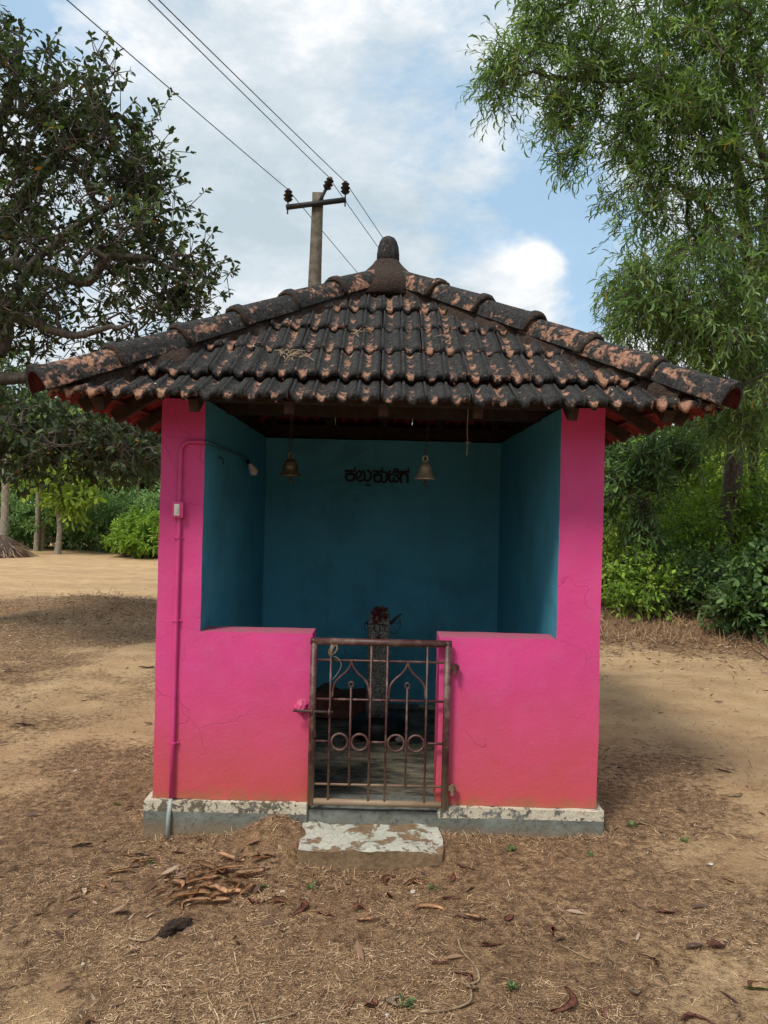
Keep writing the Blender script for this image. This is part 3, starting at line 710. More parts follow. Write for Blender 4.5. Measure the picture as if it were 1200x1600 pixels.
def set_tile(me, name, mw, wear):
    o = bpy.data.objects.new(name, me); COL.objects.link(o); o.parent = roof; o.matrix_world = mw
    o.color = (wear, 0, 0, 1); return o
variants = []
for s_ in range(5):
    bm = tile_bm(0.36, s_, s_ == 3); me = bpy.data.meshes.new("tile"); bm.to_mesh(me); bm.free(); me.materials.append(M_tile); me.materials.append(M_tileunder); variants.append(me)
n_tiles = 0
for face in range(4):
    yaw = Matrix.Rotation(face*math.pi/2, 4, 'Z')
    for ri, t0 in enumerate(rows_h):
        half = A-t0
        length = 0.36 if ri else 0.30
        if ri == 5: length = 0.19
        nt_ = int(half/(2*CH))+2
        for c in range(-nt_, nt_+1):
            xc = (c+0.42)*2*CH
            if xc-CH > half+0.03 or xc+CH < -half-0.03: continue
            rr = random.Random(face*1000+ri*50+c)
            pitch = PITCH+(R(-5.5) if ri == 0 else 0)
            L = Matrix.Translation((xc+rr.uniform(-.003, .003), -A+t0+rr.uniform(-.007, .007), ZE+SL*t0+rr.uniform(0, .004))) @ Matrix.Rotation(pitch+R(rr.uniform(-.6, .6)), 4, 'X') @ Matrix.Rotation(R(rr.uniform(-1.2, 1.2)), 4, 'Z') @ Matrix.Rotation(R(rr.uniform(-1.5, 1.5)), 4, 'Y')
            cut = (abs(xc)+CH) > (A-(t0+length*math.cos(PITCH)+0.02)) or ri == 5
            edge = max(0, min(1, (abs(xc)/half-0.55)/0.4)); edge = edge if ri < 2 else edge*0.45
            wear = 0.50*edge+rr.uniform(-0.2, 0.12)
            if not cut:
                set_tile(variants[rr.randrange(5)], "tile", yaw @ L, wear)
            else:
                bm = tile_bm(length, rr.randrange(99), rr.random() < .2)
                bmesh.ops.transform(bm, matrix=L, verts=bm.verts)
                for sx in (-1, 1):
                    no = Vector((sx, -1, 0)).normalized()       # keep |x| <= -y
                    g_ = bm.verts[:]+bm.edges[:]+bm.faces[:]
                    bmesh.ops.bisect_plane(bm, geom=g_, plane_co=(0, 0, 0), plane_no=(sx, 1, 0), clear_outer=True)
                if len(bm.faces) < 6: bm.free(); continue
                # origin in the tile's own middle
                cc = sum((v.co for v in bm.verts), Vector())/len(bm.verts)
                bmesh.ops.translate(bm, vec=-cc, verts=bm.verts)
                me = bpy.data.meshes.new("tile"); bm.to_mesh(me); bm.free(); me.materials.append(M_tile); me.materials.append(M_tileunder)
                set_tile(me, "tile", yaw @ Matrix.Translation(cc), wear)
            n_tiles += 1
# hip tiles
def hip_tile_bm(L, seed):
    r_ = random.Random(seed); bm = bmesh.new(); lay = bm.verts.layers.float.new('wear'); n = 12
    st = [(-0.010, 1.10, 0), (0.0, 1.17, 0), (0.018, 1.18, 0), (0.030, 1.07, 0), (0.045, 1.02, 0), (L*0.5, 0.97, 0), (L, 0.90, 0)]
    out, inn = [], []
    for (v, sc, _) in st:
        ro, rin = [], []
        for i in range(n+1):
            a = math.pi*i/n; cx = math.cos(a); sn = math.sin(a)
            x = 0.084*sc*cx; z = 0.076*sc*(sn**0.8)-0.020*abs(cx)**3
            jit = r_.uniform(-.0015, .0015)
            p = bm.verts.new((x, v, z+jit)); p[lay] = 0.45+0.5*abs(cx)*(1 if r_.random() < .7 else 0); ro.append(p)
            q = bm.verts.new((x*0.86, v, z*0.84-0.008)); q[lay] = .5; rin.append(q)
        out.append(ro); inn.append(rin)
    m = len(st)
    for j in range(m-1):
        for i in range(n):
            bm.faces.new((out[j][i+1], out[j][i], out[j+1][i], out[j+1][i+1]))
            f = bm.faces.new((inn[j][i], inn[j][i+1], inn[j+1][i+1], inn[j+1][i])); f.material_index = 1
    for j in range(m-1):
        for i in (0, n): 
            bm.faces.new((out[j][i], inn[j][i], inn[j+1][i], out[j+1][i]))
    for i in range(n):
        bm.faces.new((out[0][i], out[0][i+1], inn[0][i+1], inn[0][i])); bm.faces.new((out[-1][i+1], out[-1][i], inn[-1][i], inn[-1][i+1]))
    bmesh.ops.recalc_face_normals(bm, faces=bm.faces); sharpen(bm, 35); return bm
hipv = []
for s_ in range(4):
    bm = hip_tile_bm(0.385, s_); me = bpy.data.meshes.new("ridge_tile"); bm.to_mesh(me); bm.free(); me.materials.append(M_tile); me.materials.append(M_redoxide); hipv.append(me)
for k in range(4):
    a, b = hip_point(k, 0), hip_point(k, 1); d = (b-a); tot = d.length; d.normalize()
    side = d.cross(Vector((0, 0, 1))).normalized(); up = side.cross(d)
    for i in range(6):
        s0 = -0.035+i*(tot-0.02)/6.05
        p = a+d*s0+up*(0.046+0.004*random.uniform(-1, 1))
        tilt = R(-1.2)
        rot = Matrix((( side.x, d.x, up.x, 0), (side.y, d.y, up.y, 0), (side.z, d.z, up.z, 0), (0, 0, 0, 1)))
        mw = Matrix.Translation(p) @ rot @ Matrix.Rotation(tilt, 4, 'X') @ Matrix.Rotation(R(random.uniform(-2, 2)), 4, 'Z')
        o = set_tile(hipv[(i+k) % 4], "ridge_tile", mw, [0.20, 0.10, 0.05, -0.06, -0.06, 0.22][i]+(0.12 if k == 1 else 0)+random.uniform(-.05, .05))
        # mortar collar packed against each joint
        if i:
            bm = bmesh.new(); r_ = random.Random(k*10+i); pts = []
            for j in range(9):
                an = math.pi*(j/8); pts.append((0.088*math.cos(an), 0.004*r_.uniform(-1, 1)-0.006, 0.074*math.sin(an)**.8-0.02*abs(math.cos(an))**3))
            tube(bm, pts, [0.010+0.007*r_.random() for _ in pts], 6, True)
            c_ = done(bm, "mortar_collar", M_mortar, roof, 60); c_.matrix_world = mw
# finial
bm = bmesh.new(); zc = ZE+SL*A
lathe(bm, [(0.26, zc-0.10), (0.21, zc-0.01), (0.16, zc+0.045), (0.115, zc+0.085), (0.085, zc+0.12), (0.070, zc+0.145)], 22, (0, 0, 0), 0.14, 5)
mo = done(bm, "finial_base", M_mortar, roof, 60)
bm = bmesh.new(); lay = bm.verts.layers.float.new('wear')
lathe(bm, [(0.068, zc+0.125), (0.066, zc+0.19), (0.060, zc+0.235), (0.050, zc+0.265), (0.037, zc+0.284), (0.018, zc+0.294), (0.004, zc+0.297)], 20, (0, 0, 0), 0.03, 9)
for v in bm.verts: v[lay] = 0.45
fi = done(bm, "finial", M_tile, roof, 40); fi.color = (-0.02, 0, 0, 1)
# dead sprigs caught on the tiles
def roof_debris(cx, t, n, sp, label):
    bm = bmesh.new(); r_ = random.Random(int(cx*1000)+n)
    for _ in range(n):
        x = cx+r_.gauss(0, sp); tt = t+r_.gauss(0, sp*.7); z = ZE+SL*tt+.047; a = r_.uniform(0, 6.28); L = r_.uniform(.02, .07)
        dx, dt = math.cos(a)*L, math.sin(a)*L
        tube(bm, [(x, -A+tt, z), (x+dx*.5, -A+tt+dt*.5, z+SL*dt*.5+.008), (x+dx, -A+tt+dt, z+SL*dt)], [r_.uniform(.001, .003)]*3, 4)
    tag(done(bm, "dead_sprig", D_stem, None, 0), label, "sprig", "dead plant bits caught on the roof tiles")
roof_debris(-.43, .33, 26, .035, "tangle of dead sprigs caught on the tiles left of the roof's middle")
roof_debris(-.12, .62, 9, .03, "few pale stalks lying on the upper tiles left of the roof's centre line")
roof_debris(.30, .55, 7, .03, "few dead stalks on the tiles right of the roof's centre line")
# rafters, battens, plates, tie beam (under the tiles)
def beam(name, p0, p1, w, h, mat, parent, up=Vector((0, 0, 1)), seed=0):
    p0, p1 = Vector(p0), Vector(p1); d = (p1-p0); L = d.length; d.normalize(); s = d.cross(up).normalized(); u = s.cross(d)
    bm = bmesh.new(); box(bm, (-w/2, 0, -h/2), (w/2, L, h/2), 0.003)
    o = done(bm, name, mat, parent, 30)
    o.matrix_world = Matrix.Translation(p0) @ Matrix(((s.x, d.x, u.x, 0), (s.y, d.y, u.y, 0), (s.z, d.z, u.z, 0), (0, 0, 0, 1))); return o
for face in range(4):
    yaw = Matrix.Rotation(face*math.pi/2, 4, 'Z')
    for x in (-1.2, -.8, -.4, 0.0, .4, .8, 1.2):
        e = yaw @ Vector((x, -A+0.06, ZE+SL*0.06-0.055)); f = yaw @ Vector((x, -abs(x)-0.04, ZE+SL*(A-abs(x)-0.04)-0.055))
        beam("rafter", e, f, 0.042, 0.06, M_wood, roof)
    for ti, t0 in enumerate([0.11, 0.235, 0.48, 0.735, 0.985, 1.23]):
        hw = A-t0-0.02
        e = yaw @ Vector((-hw, -A+t0, ZE+SL*t0-0.017)); f = yaw @ Vector((hw, -A+t0, ZE+SL*t0-0.017))
        beam("batten", e, f, 0.030, 0.018, M_redoxide if ti < 2 else M_wood, roof)
    e = yaw @ Vector((-1.0, -0.92, 2.05)); f = yaw @ Vector((1.0, -0.92, 2.05))
    beam("wall_plate", e+Vector((0, 0, 0.002*face)), f+Vector((0, 0, 0.002*face)), 0.10, 0.095, M_wood, roof)
for k in range(4):
    a = hip_point(k, 0.09)+Vector((0, 0, -0.075)); b = hip_point(k, 0.985)+Vector((0, 0, -0.075)); beam("hip_rafter", a, b, 0.05, 0.075, M_wood, roof)
beam("tie_beam", (-.93, -.52, 2.045), (.93, -.52, 2.045), 0.09, 0.10, M_wood, roof)

# ---------------- gate
gy_ = -1.052
gate = empty("gate", (0, 0, 0), shrine)
def gpart(name, fn, mat=None, parent=None):
    bm = bmesh.new(); fn(bm); return done(bm, name, mat or M_gate, parent or gate, 40)
gpart("gate_post", lambda b: tube(b, [(-.292, gy_, .16), (-.292, gy_, .917)], .0155, 14))
gpart("gate_post", lambda b: tube(b, [(.318, gy_, .16), (.318, gy_, .917)], .0165, 14))
gpart("top_rail", lambda b: tube(b, [(-.3075, gy_, .905), (.3345, gy_, .905)], .0165, 14))
gpart("bottom_rail", lambda b: tube(b, [(-.278, gy_, .176), (.303, gy_, .172)], .0145, 12))
for z in (.82, .642, .2545): gpart("rail", lambda b: tube(b, [(-.28, gy_+.002, z), (.305, gy_+.002, z)], .0055, 6))
gpart("rail", lambda b: tube(b, [(-.28, gy_+.002, .45), (-.206, gy_+.002, .45)], .0055, 6))
gpart("rail", lambda b: tube(b, [(-.033, gy_+.002, .45), (.050, gy_+.002, .45)], .0055, 6))
gpart("rail", lambda b: tube(b, [(.222, gy_+.002, .45), (.305, gy_+.002, .45)], .0055, 6))
for x in (-.213, -.030, .044, .225): gpart("bar", lambda b: tube(b, [(x, gy_-.006, .18), (x, gy_-.006, .895)], .0053, 6))
for x in (-.119, .137):
    gpart("bar", lambda b: tube(b, [(x, gy_-.006, .25), (x, gy_-.006, .70)], .0053, 6))
    gpart("scroll", lambda b: tube(b, [(x+.0105*math.cos(a*math.pi/6), gy_-.007, .7125+.0125*math.sin(a*math.pi/6)) for a in range(12)], .0045, 6, closed=True))
    for s in (-1, 1):
        P_ = [(x, gy_-.004, .822), (x+s*.006, gy_-.004, .796), (x+s*.027, gy_-.004, .766), (x+s*.060, gy_-.004, .737), (x+s*.079, gy_-.004, .704), (x+s*.0855, gy_-.004, .645)]
        gpart("arch", lambda b: tube(b, curve_pts(P_, 5), .0053, 6))
for x in (-.166, -.0745, .0905, .182):
    gpart("ring", lambda b: tube(b, [(x+.037*math.cos(a*math.pi/12), gy_-.004, .45+.037*math.sin(a*math.pi/12)) for a in range(24)], .0058, 6, closed=True))
gpart("bolt", lambda b: tube(b, [(-.378, gy_-.022, .592), (-.197, gy_-.022, .588)], .0062, 8), M_iron)
for x in (-.292, -.215):
    gpart("bolt_keeper", lambda b: tube(b, [(x, gy_-.008, .572), (x, gy_-.024, .576), (x, gy_-.032, .588), (x, gy_-.024, .600), (x, gy_-.008, .604)], .0045, 6))
gpart("bolt_handle", lambda b: tube(b, curve_pts([(-.283, gy_-.026, .588), (-.286, gy_-.036, .55), (-.276, gy_-.034, .51), (-.274, gy_-.026, .475)], 4), .004, 6), M_iron)
for z in (.80, .25):
    def hg(b):
        box(b, (.330, gy_-.004, z-.014), (.372, gy_+.012, z+.010), .003); tube(b, [(.352, gy_-.012, z-.028), (.352, gy_-.012, z+.020)], .0085, 8); box(b, (.345, gy_+.006, z-.010), (.362, -1.01, z+.008), .002)
    gpart("hinge", hg)
gpart("dry_sprig", lambda b: [tube(b, curve_pts([(-.215+random.uniform(-.004, .004), gy_-.02, .84), (-.205+random.uniform(-.02, .02), gy_-.03, .87), (-.20+random.uniform(-.02, .02), gy_-.02, .895)], 3), .0016, 5) for _ in range(7)], D_stem)
gpart("loose_wire", lambda b: tube(b, curve_pts([(-.212, gy_-.01, .84), (-.18, gy_-.03, .835), (-.165, gy_-.03, .80), (-.185, gy_-.03, .76), (-.205, gy_-.02, .735)], 5), .0008, 4), M_string)
# plaster lump that takes the bolt
bm = bmesh.new(); bmesh.ops.create_icosphere(bm, subdivisions=4, radius=1)
for v in bm.verts:
    n_ = float(fbm([v.co.x*2+3], [v.co.z*2], [v.co.y*2], s=91, o=3)[0]); q = v.co.copy()
    r2 = math.hypot(q.x, q.z-0.1)
    v.co = Vector((-.345+q.x*.030*(1+.5*n_)*(1-.3*abs(q.y)), -1.015+q.y*.040*(1+.25*n_)*(1 if q.y < 0 else .3), .597+q.z*.032*(1+.5*n_)))
done(bm, "plaster_lump", M_pink, shrine, 60)

# ---------------- conduit, switch, lamp
def spart(name, fn, mat, parent=None, sm=40):
    bm = bmesh.new(); fn(bm); return done(bm, name, mat, parent or shrine, sm)
yp = -1.031
conduit = spart("conduit", lambda b: tube(b, [(-.932, yp-.004, .14), (-.929, yp, .5), (-.928, yp, .9), (-.925, yp, 1.3), (-.925, yp, 1.75)]+[(-.925+.045*(1-math.cos(a)), yp, 1.757+.045*math.sin(a)) for a in (R(20), R(45), R(70), R(90))]+[(-.83, yp, 1.802), (-.815, yp, 1.802)], .0098, 10), M_pipepink)
spart("bare_pipe_end", lambda b: tube(b, [(-.936, -1.066, -.02), (-.934, -1.06, .10), (-.932, yp-.004, .165)], .0105, 10), M_pipegrey, conduit)
spart("indoor_pipe", lambda b: tube(b, [(-.812, yp+.004, 1.802), (-.806, -1.0, 1.802), (-.808, -.55, 1.80), (-.808, -.03, 1.80), (-.805, -.01, 1.79)], .0085, 8), M_pipeblue, conduit)
for z in (1.66, 1.36, .98, .42):
    spart("pipe_clip", lambda b: (tube(b, [(-.927, yp-.001, z-.004), (-.927, yp-.001, z+.004)], .0125, 10), box(b, (-.948, -1.028, z-.004), (-.905, -1.020, z+.004), .001)), M_pipepink, conduit)
sw = spart("switch_box", lambda b: box(b, (-.953, -1.056, 1.452), (-.902, -1.018, 1.524), .003), M_pipepink)
spart("switch_plate", lambda b: box(b, (-.942, -1.0605, 1.462), (-.918, -1.0555, 1.514), .002), M_white, sw)
spart("switch_rocker", lambda b: box(b, (-.936, -1.066, 1.474), (-.924, -1.060, 1.502), .002), M_white, sw)
def hold(b):
    tube(b, [(-.803, -.01, 1.79), (-.79, -.02, 1.765)], .010, 8)
lamp = spart("lamp_holder", hold, M_black)
bm = bmesh.new(); lathe(bm, [(0.008, 0), (0.014, -.012), (0.021, -.03), (0.026, -.048), (0.026, -.058), (0.012, -.072), (0.002, -.075)], 14)
bmesh.ops.transform(bm, matrix=Matrix.Translation((-.788, -.022, 1.765)) @ Euler((R(12), R(-28), 0)).to_matrix().to_4x4(), verts=bm.verts)
done(bm, "bulb", M_white, lamp, 40)
spart("wall_nail", lambda b: tube(b, [(-.82, -.72, 1.755), (-.795, -.72, 1.745), (-.795, -.72, 1.72)], .0035, 6), M_iron)

# ---------------- bells
def bell(name, x, y, zrim, label, mat, kind):
    root = tag(empty(name, (x, y, zrim)), label, "bell", "brass bells hanging in the shrine opening")
    bm = bmesh.new()
    if kind == 0:
        pr = [(.054, 0), (.056, .004), (.050, .010), (.044, .016), (.043, .022), (.039, .026), (.037, .045), (.036, .05), (.0335, .055), (.032, .068), (.030, .072), (.022, .082), (.012, .088), (.004, .09)]
    else:
        pr = [(.053, 0), (.054, .004), (.047, .013), (.040, .027), (.035, .042), (.031, .060), (.029, .068), (.023, .078), (.014, .085), (.004, .088)]
    lathe(bm, pr+[], 26); done(bm, "bell_body", mat, root, 30)
    bm = bmesh.new(); tube(bm, [(0, 0, .02), (0, 0, -.012)], .004, 8); lathe(bm, [(0.002, -.032), (.0085, -.028), (.010, -.02), (.008, -.012), (.002, -.008)], 10); done(bm, "clapper", M_iron, root, 40)
    bm = bmesh.new(); tube(bm, [(.013*math.cos(a*math.pi/6), 0, .105+.014*math.sin(a*math.pi/6)) for a in range(12)], .0045, 6, closed=True); lathe(bm, [(.011, .086), (.012, .09), (.006, .096), (.003, .098)], 10); done(bm, "bell_loop", mat, root, 40)
    # chain
    z = .118; i = 0; top = 2.075-zrim; dx = 0.02 if kind else 0.0
    bm = bmesh.new()
    while z < top:
        f = (z-.118)/(top-.118)
        ax_ = (1, 0) if i % 2 else (0, 1)
        pts = []
        for a in range(10):
            t = a*2*math.pi/10; pts.append((dx*f+.0065*math.cos(t)*ax_[0], .0065*math.cos(t)*ax_[1], z+.011*math.sin(t)+.009))
        tube(bm, pts, .0017, 5, closed=True); z += .0175; i += 1
    done(bm, "chain", M_iron, root, 60)
    return root
bell("bell", -.462, -.70, 1.668, "dark ridged brass bell hanging on a chain at the left of the opening", M_brass, 0)
bell("bell", .213, -.70, 1.668, "pale smooth brass bell hanging on a chain beside the wall lettering", M_brasspale, 1)
bm = bmesh.new(); tube(bm, curve_pts([(.43, -.62, 2.05), (.428, -.62, 1.93), (.431, -.622, 1.87), (.428, -.62, 1.80)], 5), .0028, 6); tube(bm, [(.418, -.62, 1.865), (.446, -.622, 1.868)], .003, 5)
o = done(bm, "hanging_cord", M_string, None, 60); tag(o, "short pale knotted cord dangling from the beam, right of the bells", "cord")

# ---------------- idol and what stands round it
idol = tag(empty("stone_idol", (0, .17, ZF)), "upright rough granite post on a black stone base, garlanded with red flowers", "idol")
bm = bmesh.new(); zs = [.13, .3, .5, .66, .735, .765, .79, .803]; sc = [1.02, 1.0, .98, .97, .93, .82, .62, .30]
rings = []
for z, s_ in zip(zs, sc):
    ring = []
    for (a, b) in [(-.07, -.05), (-.05, -.06), (.05, -.06), (.07, -.05), (.07, .05), (.05, .06), (-.05, .06), (-.07, .05)]:
        ring.append(bm.verts.new((a*s_+random.uniform(-.002, .002), b*s_+random.uniform(-.002, .002), z)))
    rings.append(ring)
for r0, r1 in zip(rings[:-1], rings[1:]):
    for k in range(8): bm.faces.new((r0[k], r0[(k+1) % 8], r1[(k+1) % 8], r1[k]))
bm.faces.new(rings[-1]); bm.faces.new(rings[0][::-1])
done(bm, "stone_post", M_granite, idol, 35)
bm = bmesh.new(); lathe(bm, [(.135, .010), (.155, .03), (.165, .07), (.162, .105), (.140, .128), (.05, .134)], 8, (0, -.02, 0), 0.05, 3)
done(bm, "stone_base", M_blackstone, idol, 30)
bm = bmesh.new()
for i in range(26):
    a = random.uniform(math.pi*1.05, math.pi*1.95); 
    c = Vector((random.uniform(-.042, .042), -.062+random.uniform(-.006, .004), random.uniform(.715, .80)))
    bmesh.ops.create_icosphere(bm, subdivisions=1, radius=random.uniform(.009, .015), matrix=Matrix.Translation(c))
done(bm, "flowers", M_red, idol, 60)
bm = bmesh.new(); tube(bm, [(.076*math.cos(a*math.pi/10)*1.02, .066*math.sin(a*math.pi/10)*1.05, .70+.006*math.sin(a)) for a in range(20)], .0045, 6, closed=True)
for x_ in (-.03, 0, .03): tube(bm, [(x_, -.069, .70), (x_+.004, -.071, .66)], .003, 5)
done(bm, "garland", M_iron, idol, 60)
bm = bmesh.new(); tube(bm, [(0, -.064, .585), (0, -.0655, .64)], .004, 5); tube(bm, [(-.016, -.0645, .625), (0, -.0655, .618), (.016, -.0645, .612)], .005, 5)
done(bm, "red_mark", M_red, idol, 60)
bm = bmesh.new(); tube(bm, [(.07, -.02, .70), (.10, -.02, .735), (.135, -.02, .765)], [.007, .010, .003], 6)
tube(bm, curve_pts([(.07, -.02, .72), (.11, -.02, .70), (.128, -.02, .73), (.125, -.02, .68), (.09, -.02, .64), (.072, -.02, .65)], 4), .0025, 5)
tube(bm, curve_pts([(-.07, -.02, .695), (-.09, -.02, .70), (-.085, -.02, .66)], 4), .0025, 5)
done(bm, "dry_garland_end", M_iron, idol, 60)
def lump(name, c, r, mat, seed, amp=.2, sub=3):
    bm = bmesh.new(); bmesh.ops.create_icosphere(bm, subdivisions=sub, radius=1)
    co = np.array([v.co[:] for v in bm.verts]); n_ = fbm(co[:, 0]*1.7+seed, co[:, 1]*1.7, co[:, 2]*1.7, s=seed, o=3)
    for v, k in zip(bm.verts, n_): v.co = Vector((v.co.x*r[0], v.co.y*r[1], v.co.z*r[2]))*(1+amp*float(k))
    for v in bm.verts: v.co.z = max(v.co.z, -r[2]*.35)
    o = done(bm, name, mat, None, 60); o.location = c; return o
def heap_bm():
    bm = bmesh.new(); box(bm, (-.46, .50, ZF+.02), (-.06, .805, .275))
    bmesh.ops.subdivide_edges(bm, edges=bm.edges[:], cuts=9, use_grid_fill=True)
    co = np.array([v.co[:] for v in bm.verts]); n_ = fbm(co[:, 0]*9, co[:, 1]*9, co[:, 2]*9, s=95, o=3); n2 = fbm(co[:, 0]*9+40, co[:, 1]*9, co[:, 2]*9, s=96, o=3)
    for v, a, b in zip(bm.verts, n_, n2):
        up = (v.co.z-ZF)/.16
        v.co.x += .018*a; v.co.y += min(0, .02*b) if v.co.y > .79 else .02*b; v.co.z += .03*b*up+up*.055*math.exp(-((v.co.x+.36)/.06)**2)-.02*up
    return done(bm, "clay_heap", M_clayheap, None, 50)
tag(heap_bm(), "dark brown crumbling clay block against the back wall, left of the idol", "clay block")
o = lump("offering_stone", (.135, -.02, ZF+.040), (.028, .026, .02), M_granite, 4); tag(o, "small grey stone on the shrine floor, right of the black base", "stone")

# ------------------------------------------------------------------ utility pole and lines
PD = 14.0
pt = at(497, 303, PD); 
pole = tag(empty("utility_pole", (pt.x-.10, pt.y, 0)), "tapering concrete utility pole with steel crossarm standing behind the shrine", "utility pole")
def ppart(name, fn, mat, sm=40):
    bm = bmesh.new(); fn(bm); o = done(bm, name, mat, pole, sm); o.location = -Vector(pole.location); return o
bx_, by_ = pt.x-.10, pt.y; top = pt.z
def shaft(b):
    n = 24; rings = []
    for i in range(n+1):
        f = i/n; z = -.3+(top+.3)*f; x = bx_+(.10)*f; hw = .16-.065*f; hd = .13-.05*f
        j = lambda: random.uniform(-.004, .004)
        rings.append([b.verts.new((x+a*hw+j(), by_+c*hd+j(), z)) for a, c in ((-1, -1), (1, -1), (1, 1), (-1, 1))])
    for r0, r1 in zip(rings[:-1], rings[1:]):
        for k in range(4): b.faces.new((r0[k], r0[(k+1) % 4], r1[(k+1) % 4], r1[k]))
    b.faces.new(rings[-1])
ppart("shaft", shaft, M_concrete, 40)
aL = at(447, 324, PD-.12); aR = at(541, 312, PD-.12-.0)
arm_d = (aR-aL).normalized()
ppart("crossarm", lambda b: tube(b, [aL, aR], .052, 4, True), M_steel, 20)
def insul(base, axis_, name="insulator"):
    def f(b):
        z = Vector((0, 0, 1)); q = z.rotation_difference(axis_).to_matrix().to_4x4(); b2 = bmesh.new()
        lathe(b2, [(.03, .10), (.06, .12), (.085, .15), (.05, .165), (.06, .18), (.09, .215), (.05, .235), (.055, .25), (.075, .285), (.045, .31), (.03, .335), (.01, .34)], 14)
        lathe(b2, [(.014, -.12), (.014, .11)], 8)
        bmesh.ops.transform(b2, matrix=Matrix.Translation(base) @ q, verts=b2.verts); m_ = bpy.data.meshes.new("tmp"); b2.to_mesh(m_); b2.free(); b.from_mesh(m_); bpy.data.meshes.remove(m_)
    return ppart(name, f, M_porcelain, 40)
i1 = aL+Vector((.03, 0, 0)); i2 = aR-arm_d*.02
insul(i1, Vector((.02, 0, 1))); insul(i2, Vector((0, 0, 1)))
b3 = at(503, 300, PD-.1); t3 = at(512, 278, PD-.1); ax3 = (t3-b3).normalized()
ppart("bracket", lambda b: tube(b, [at(498, 318, PD-.1), at(509, 296, PD-.1)], .03, 4), M_steel, 20)
insul(at(508, 300, PD-.1)-ax3*.05, ax3)
ud = Vector((.286, .958, 0)).normalized()
tops = [i1+Vector((0, 0, .32)), at(513, 276, PD-.1), i2+Vector((0, 0, .32))]
for tp, lab, pxt in zip(tops, ("leftmost of the three thin power lines, crossing the clouds alone", "middle power line, running to the tilted insulator on the pole top", "rightmost power line, close beside the middle one, over the right insulator"), (105, 232, 248)):
    best = None
    for k in range(200):                                   # where the near span passes over the viewer's left
        dd = 6+k*.04; q = at(pxt, 0, dd); D_ = math.hypot(q.x-tp.x, q.y-tp.y); S_ = (tp.z-q.z)/(4*(D_/44)*(1-D_/44))
        if best is None or abs(S_-.5) < abs(best[0]-.5): best = (S_, q)
    S_, q = best; nd = Vector((tp.x-q.x, tp.y-q.y, 0)).normalized(); pts = []
    for i in range(-44, 45):
        t = i*1.0; L_ = 44.0; tt = abs(t); sag = (S_ if t < 0 else 0.9)*4*(tt/L_)*(1-tt/L_)
        p = tp+(nd if t < 0 else ud)*t; p.z -= sag; pts.append(p)
    bm = bmesh.new(); tube(bm, pts, .0075, 5); o = done(bm, "power_line", M_wire, None, 60)
    tag(o, lab, "power line", "power lines on the utility pole")

# ------------------------------------------------------------------ trees and plants
def polytube_np(polys, nside=5):
    V, Fq = [], []; off = 0
    for pts, rad in polys:
        pts = np.asarray(pts, float); n = len(pts); t = np.gradient(pts, axis=0); t /= (np.linalg.norm(t, axis=1, keepdims=True)+1e-9)
        ref = np.array([0, 0, 1.0]) if abs(t[0, 2]) < .9 else np.array([1.0, 0, 0])
        a = np.cross(t, ref); a /= (np.linalg.norm(a, axis=1, keepdims=True)+1e-9); b = np.cross(t, a)
        an = np.arange(nside)*2*math.pi/nside; r = np.asarray(rad, float)[:, None, None]
        ring = pts[:, None]+(a[:, None]*np.cos(an)[None, :, None]+b[:, None]*np.sin(an)[None, :, None])*r
        V.append(ring.reshape(-1, 3)); i = np.arange(n-1)[:, None]*nside; k = np.arange(nside)[None]
        q = np.stack([i+k, i+(k+1) % nside, i+nside+(k+1) % nside, i+nside+k], -1).reshape(-1, 4)+off
        Fq.append(q); off += n*nside
    return np.concatenate(V), np.concatenate(Fq)
def sample_blobs(blobs, n, minr=0.0):
    """blobs: (centre, radii, weight). more points near the shell of each"""
    w = np.array([b[2] for b in blobs], float); w /= w.sum(); which = rng.choice(len(blobs), n, p=w)
    u = rand_unit(n); r = rng.random(n)**(1/2.2)
    C = np.array([b[0] for b in blobs])[which]; Rd = np.array([b[1] for b in blobs])[which]
    rough = 1+0.28*vnoise(u[:, 0]*3+which*7, u[:, 1]*3, u[:, 2]*3, s=77)
    return C+u*Rd*(r*rough)[:, None]
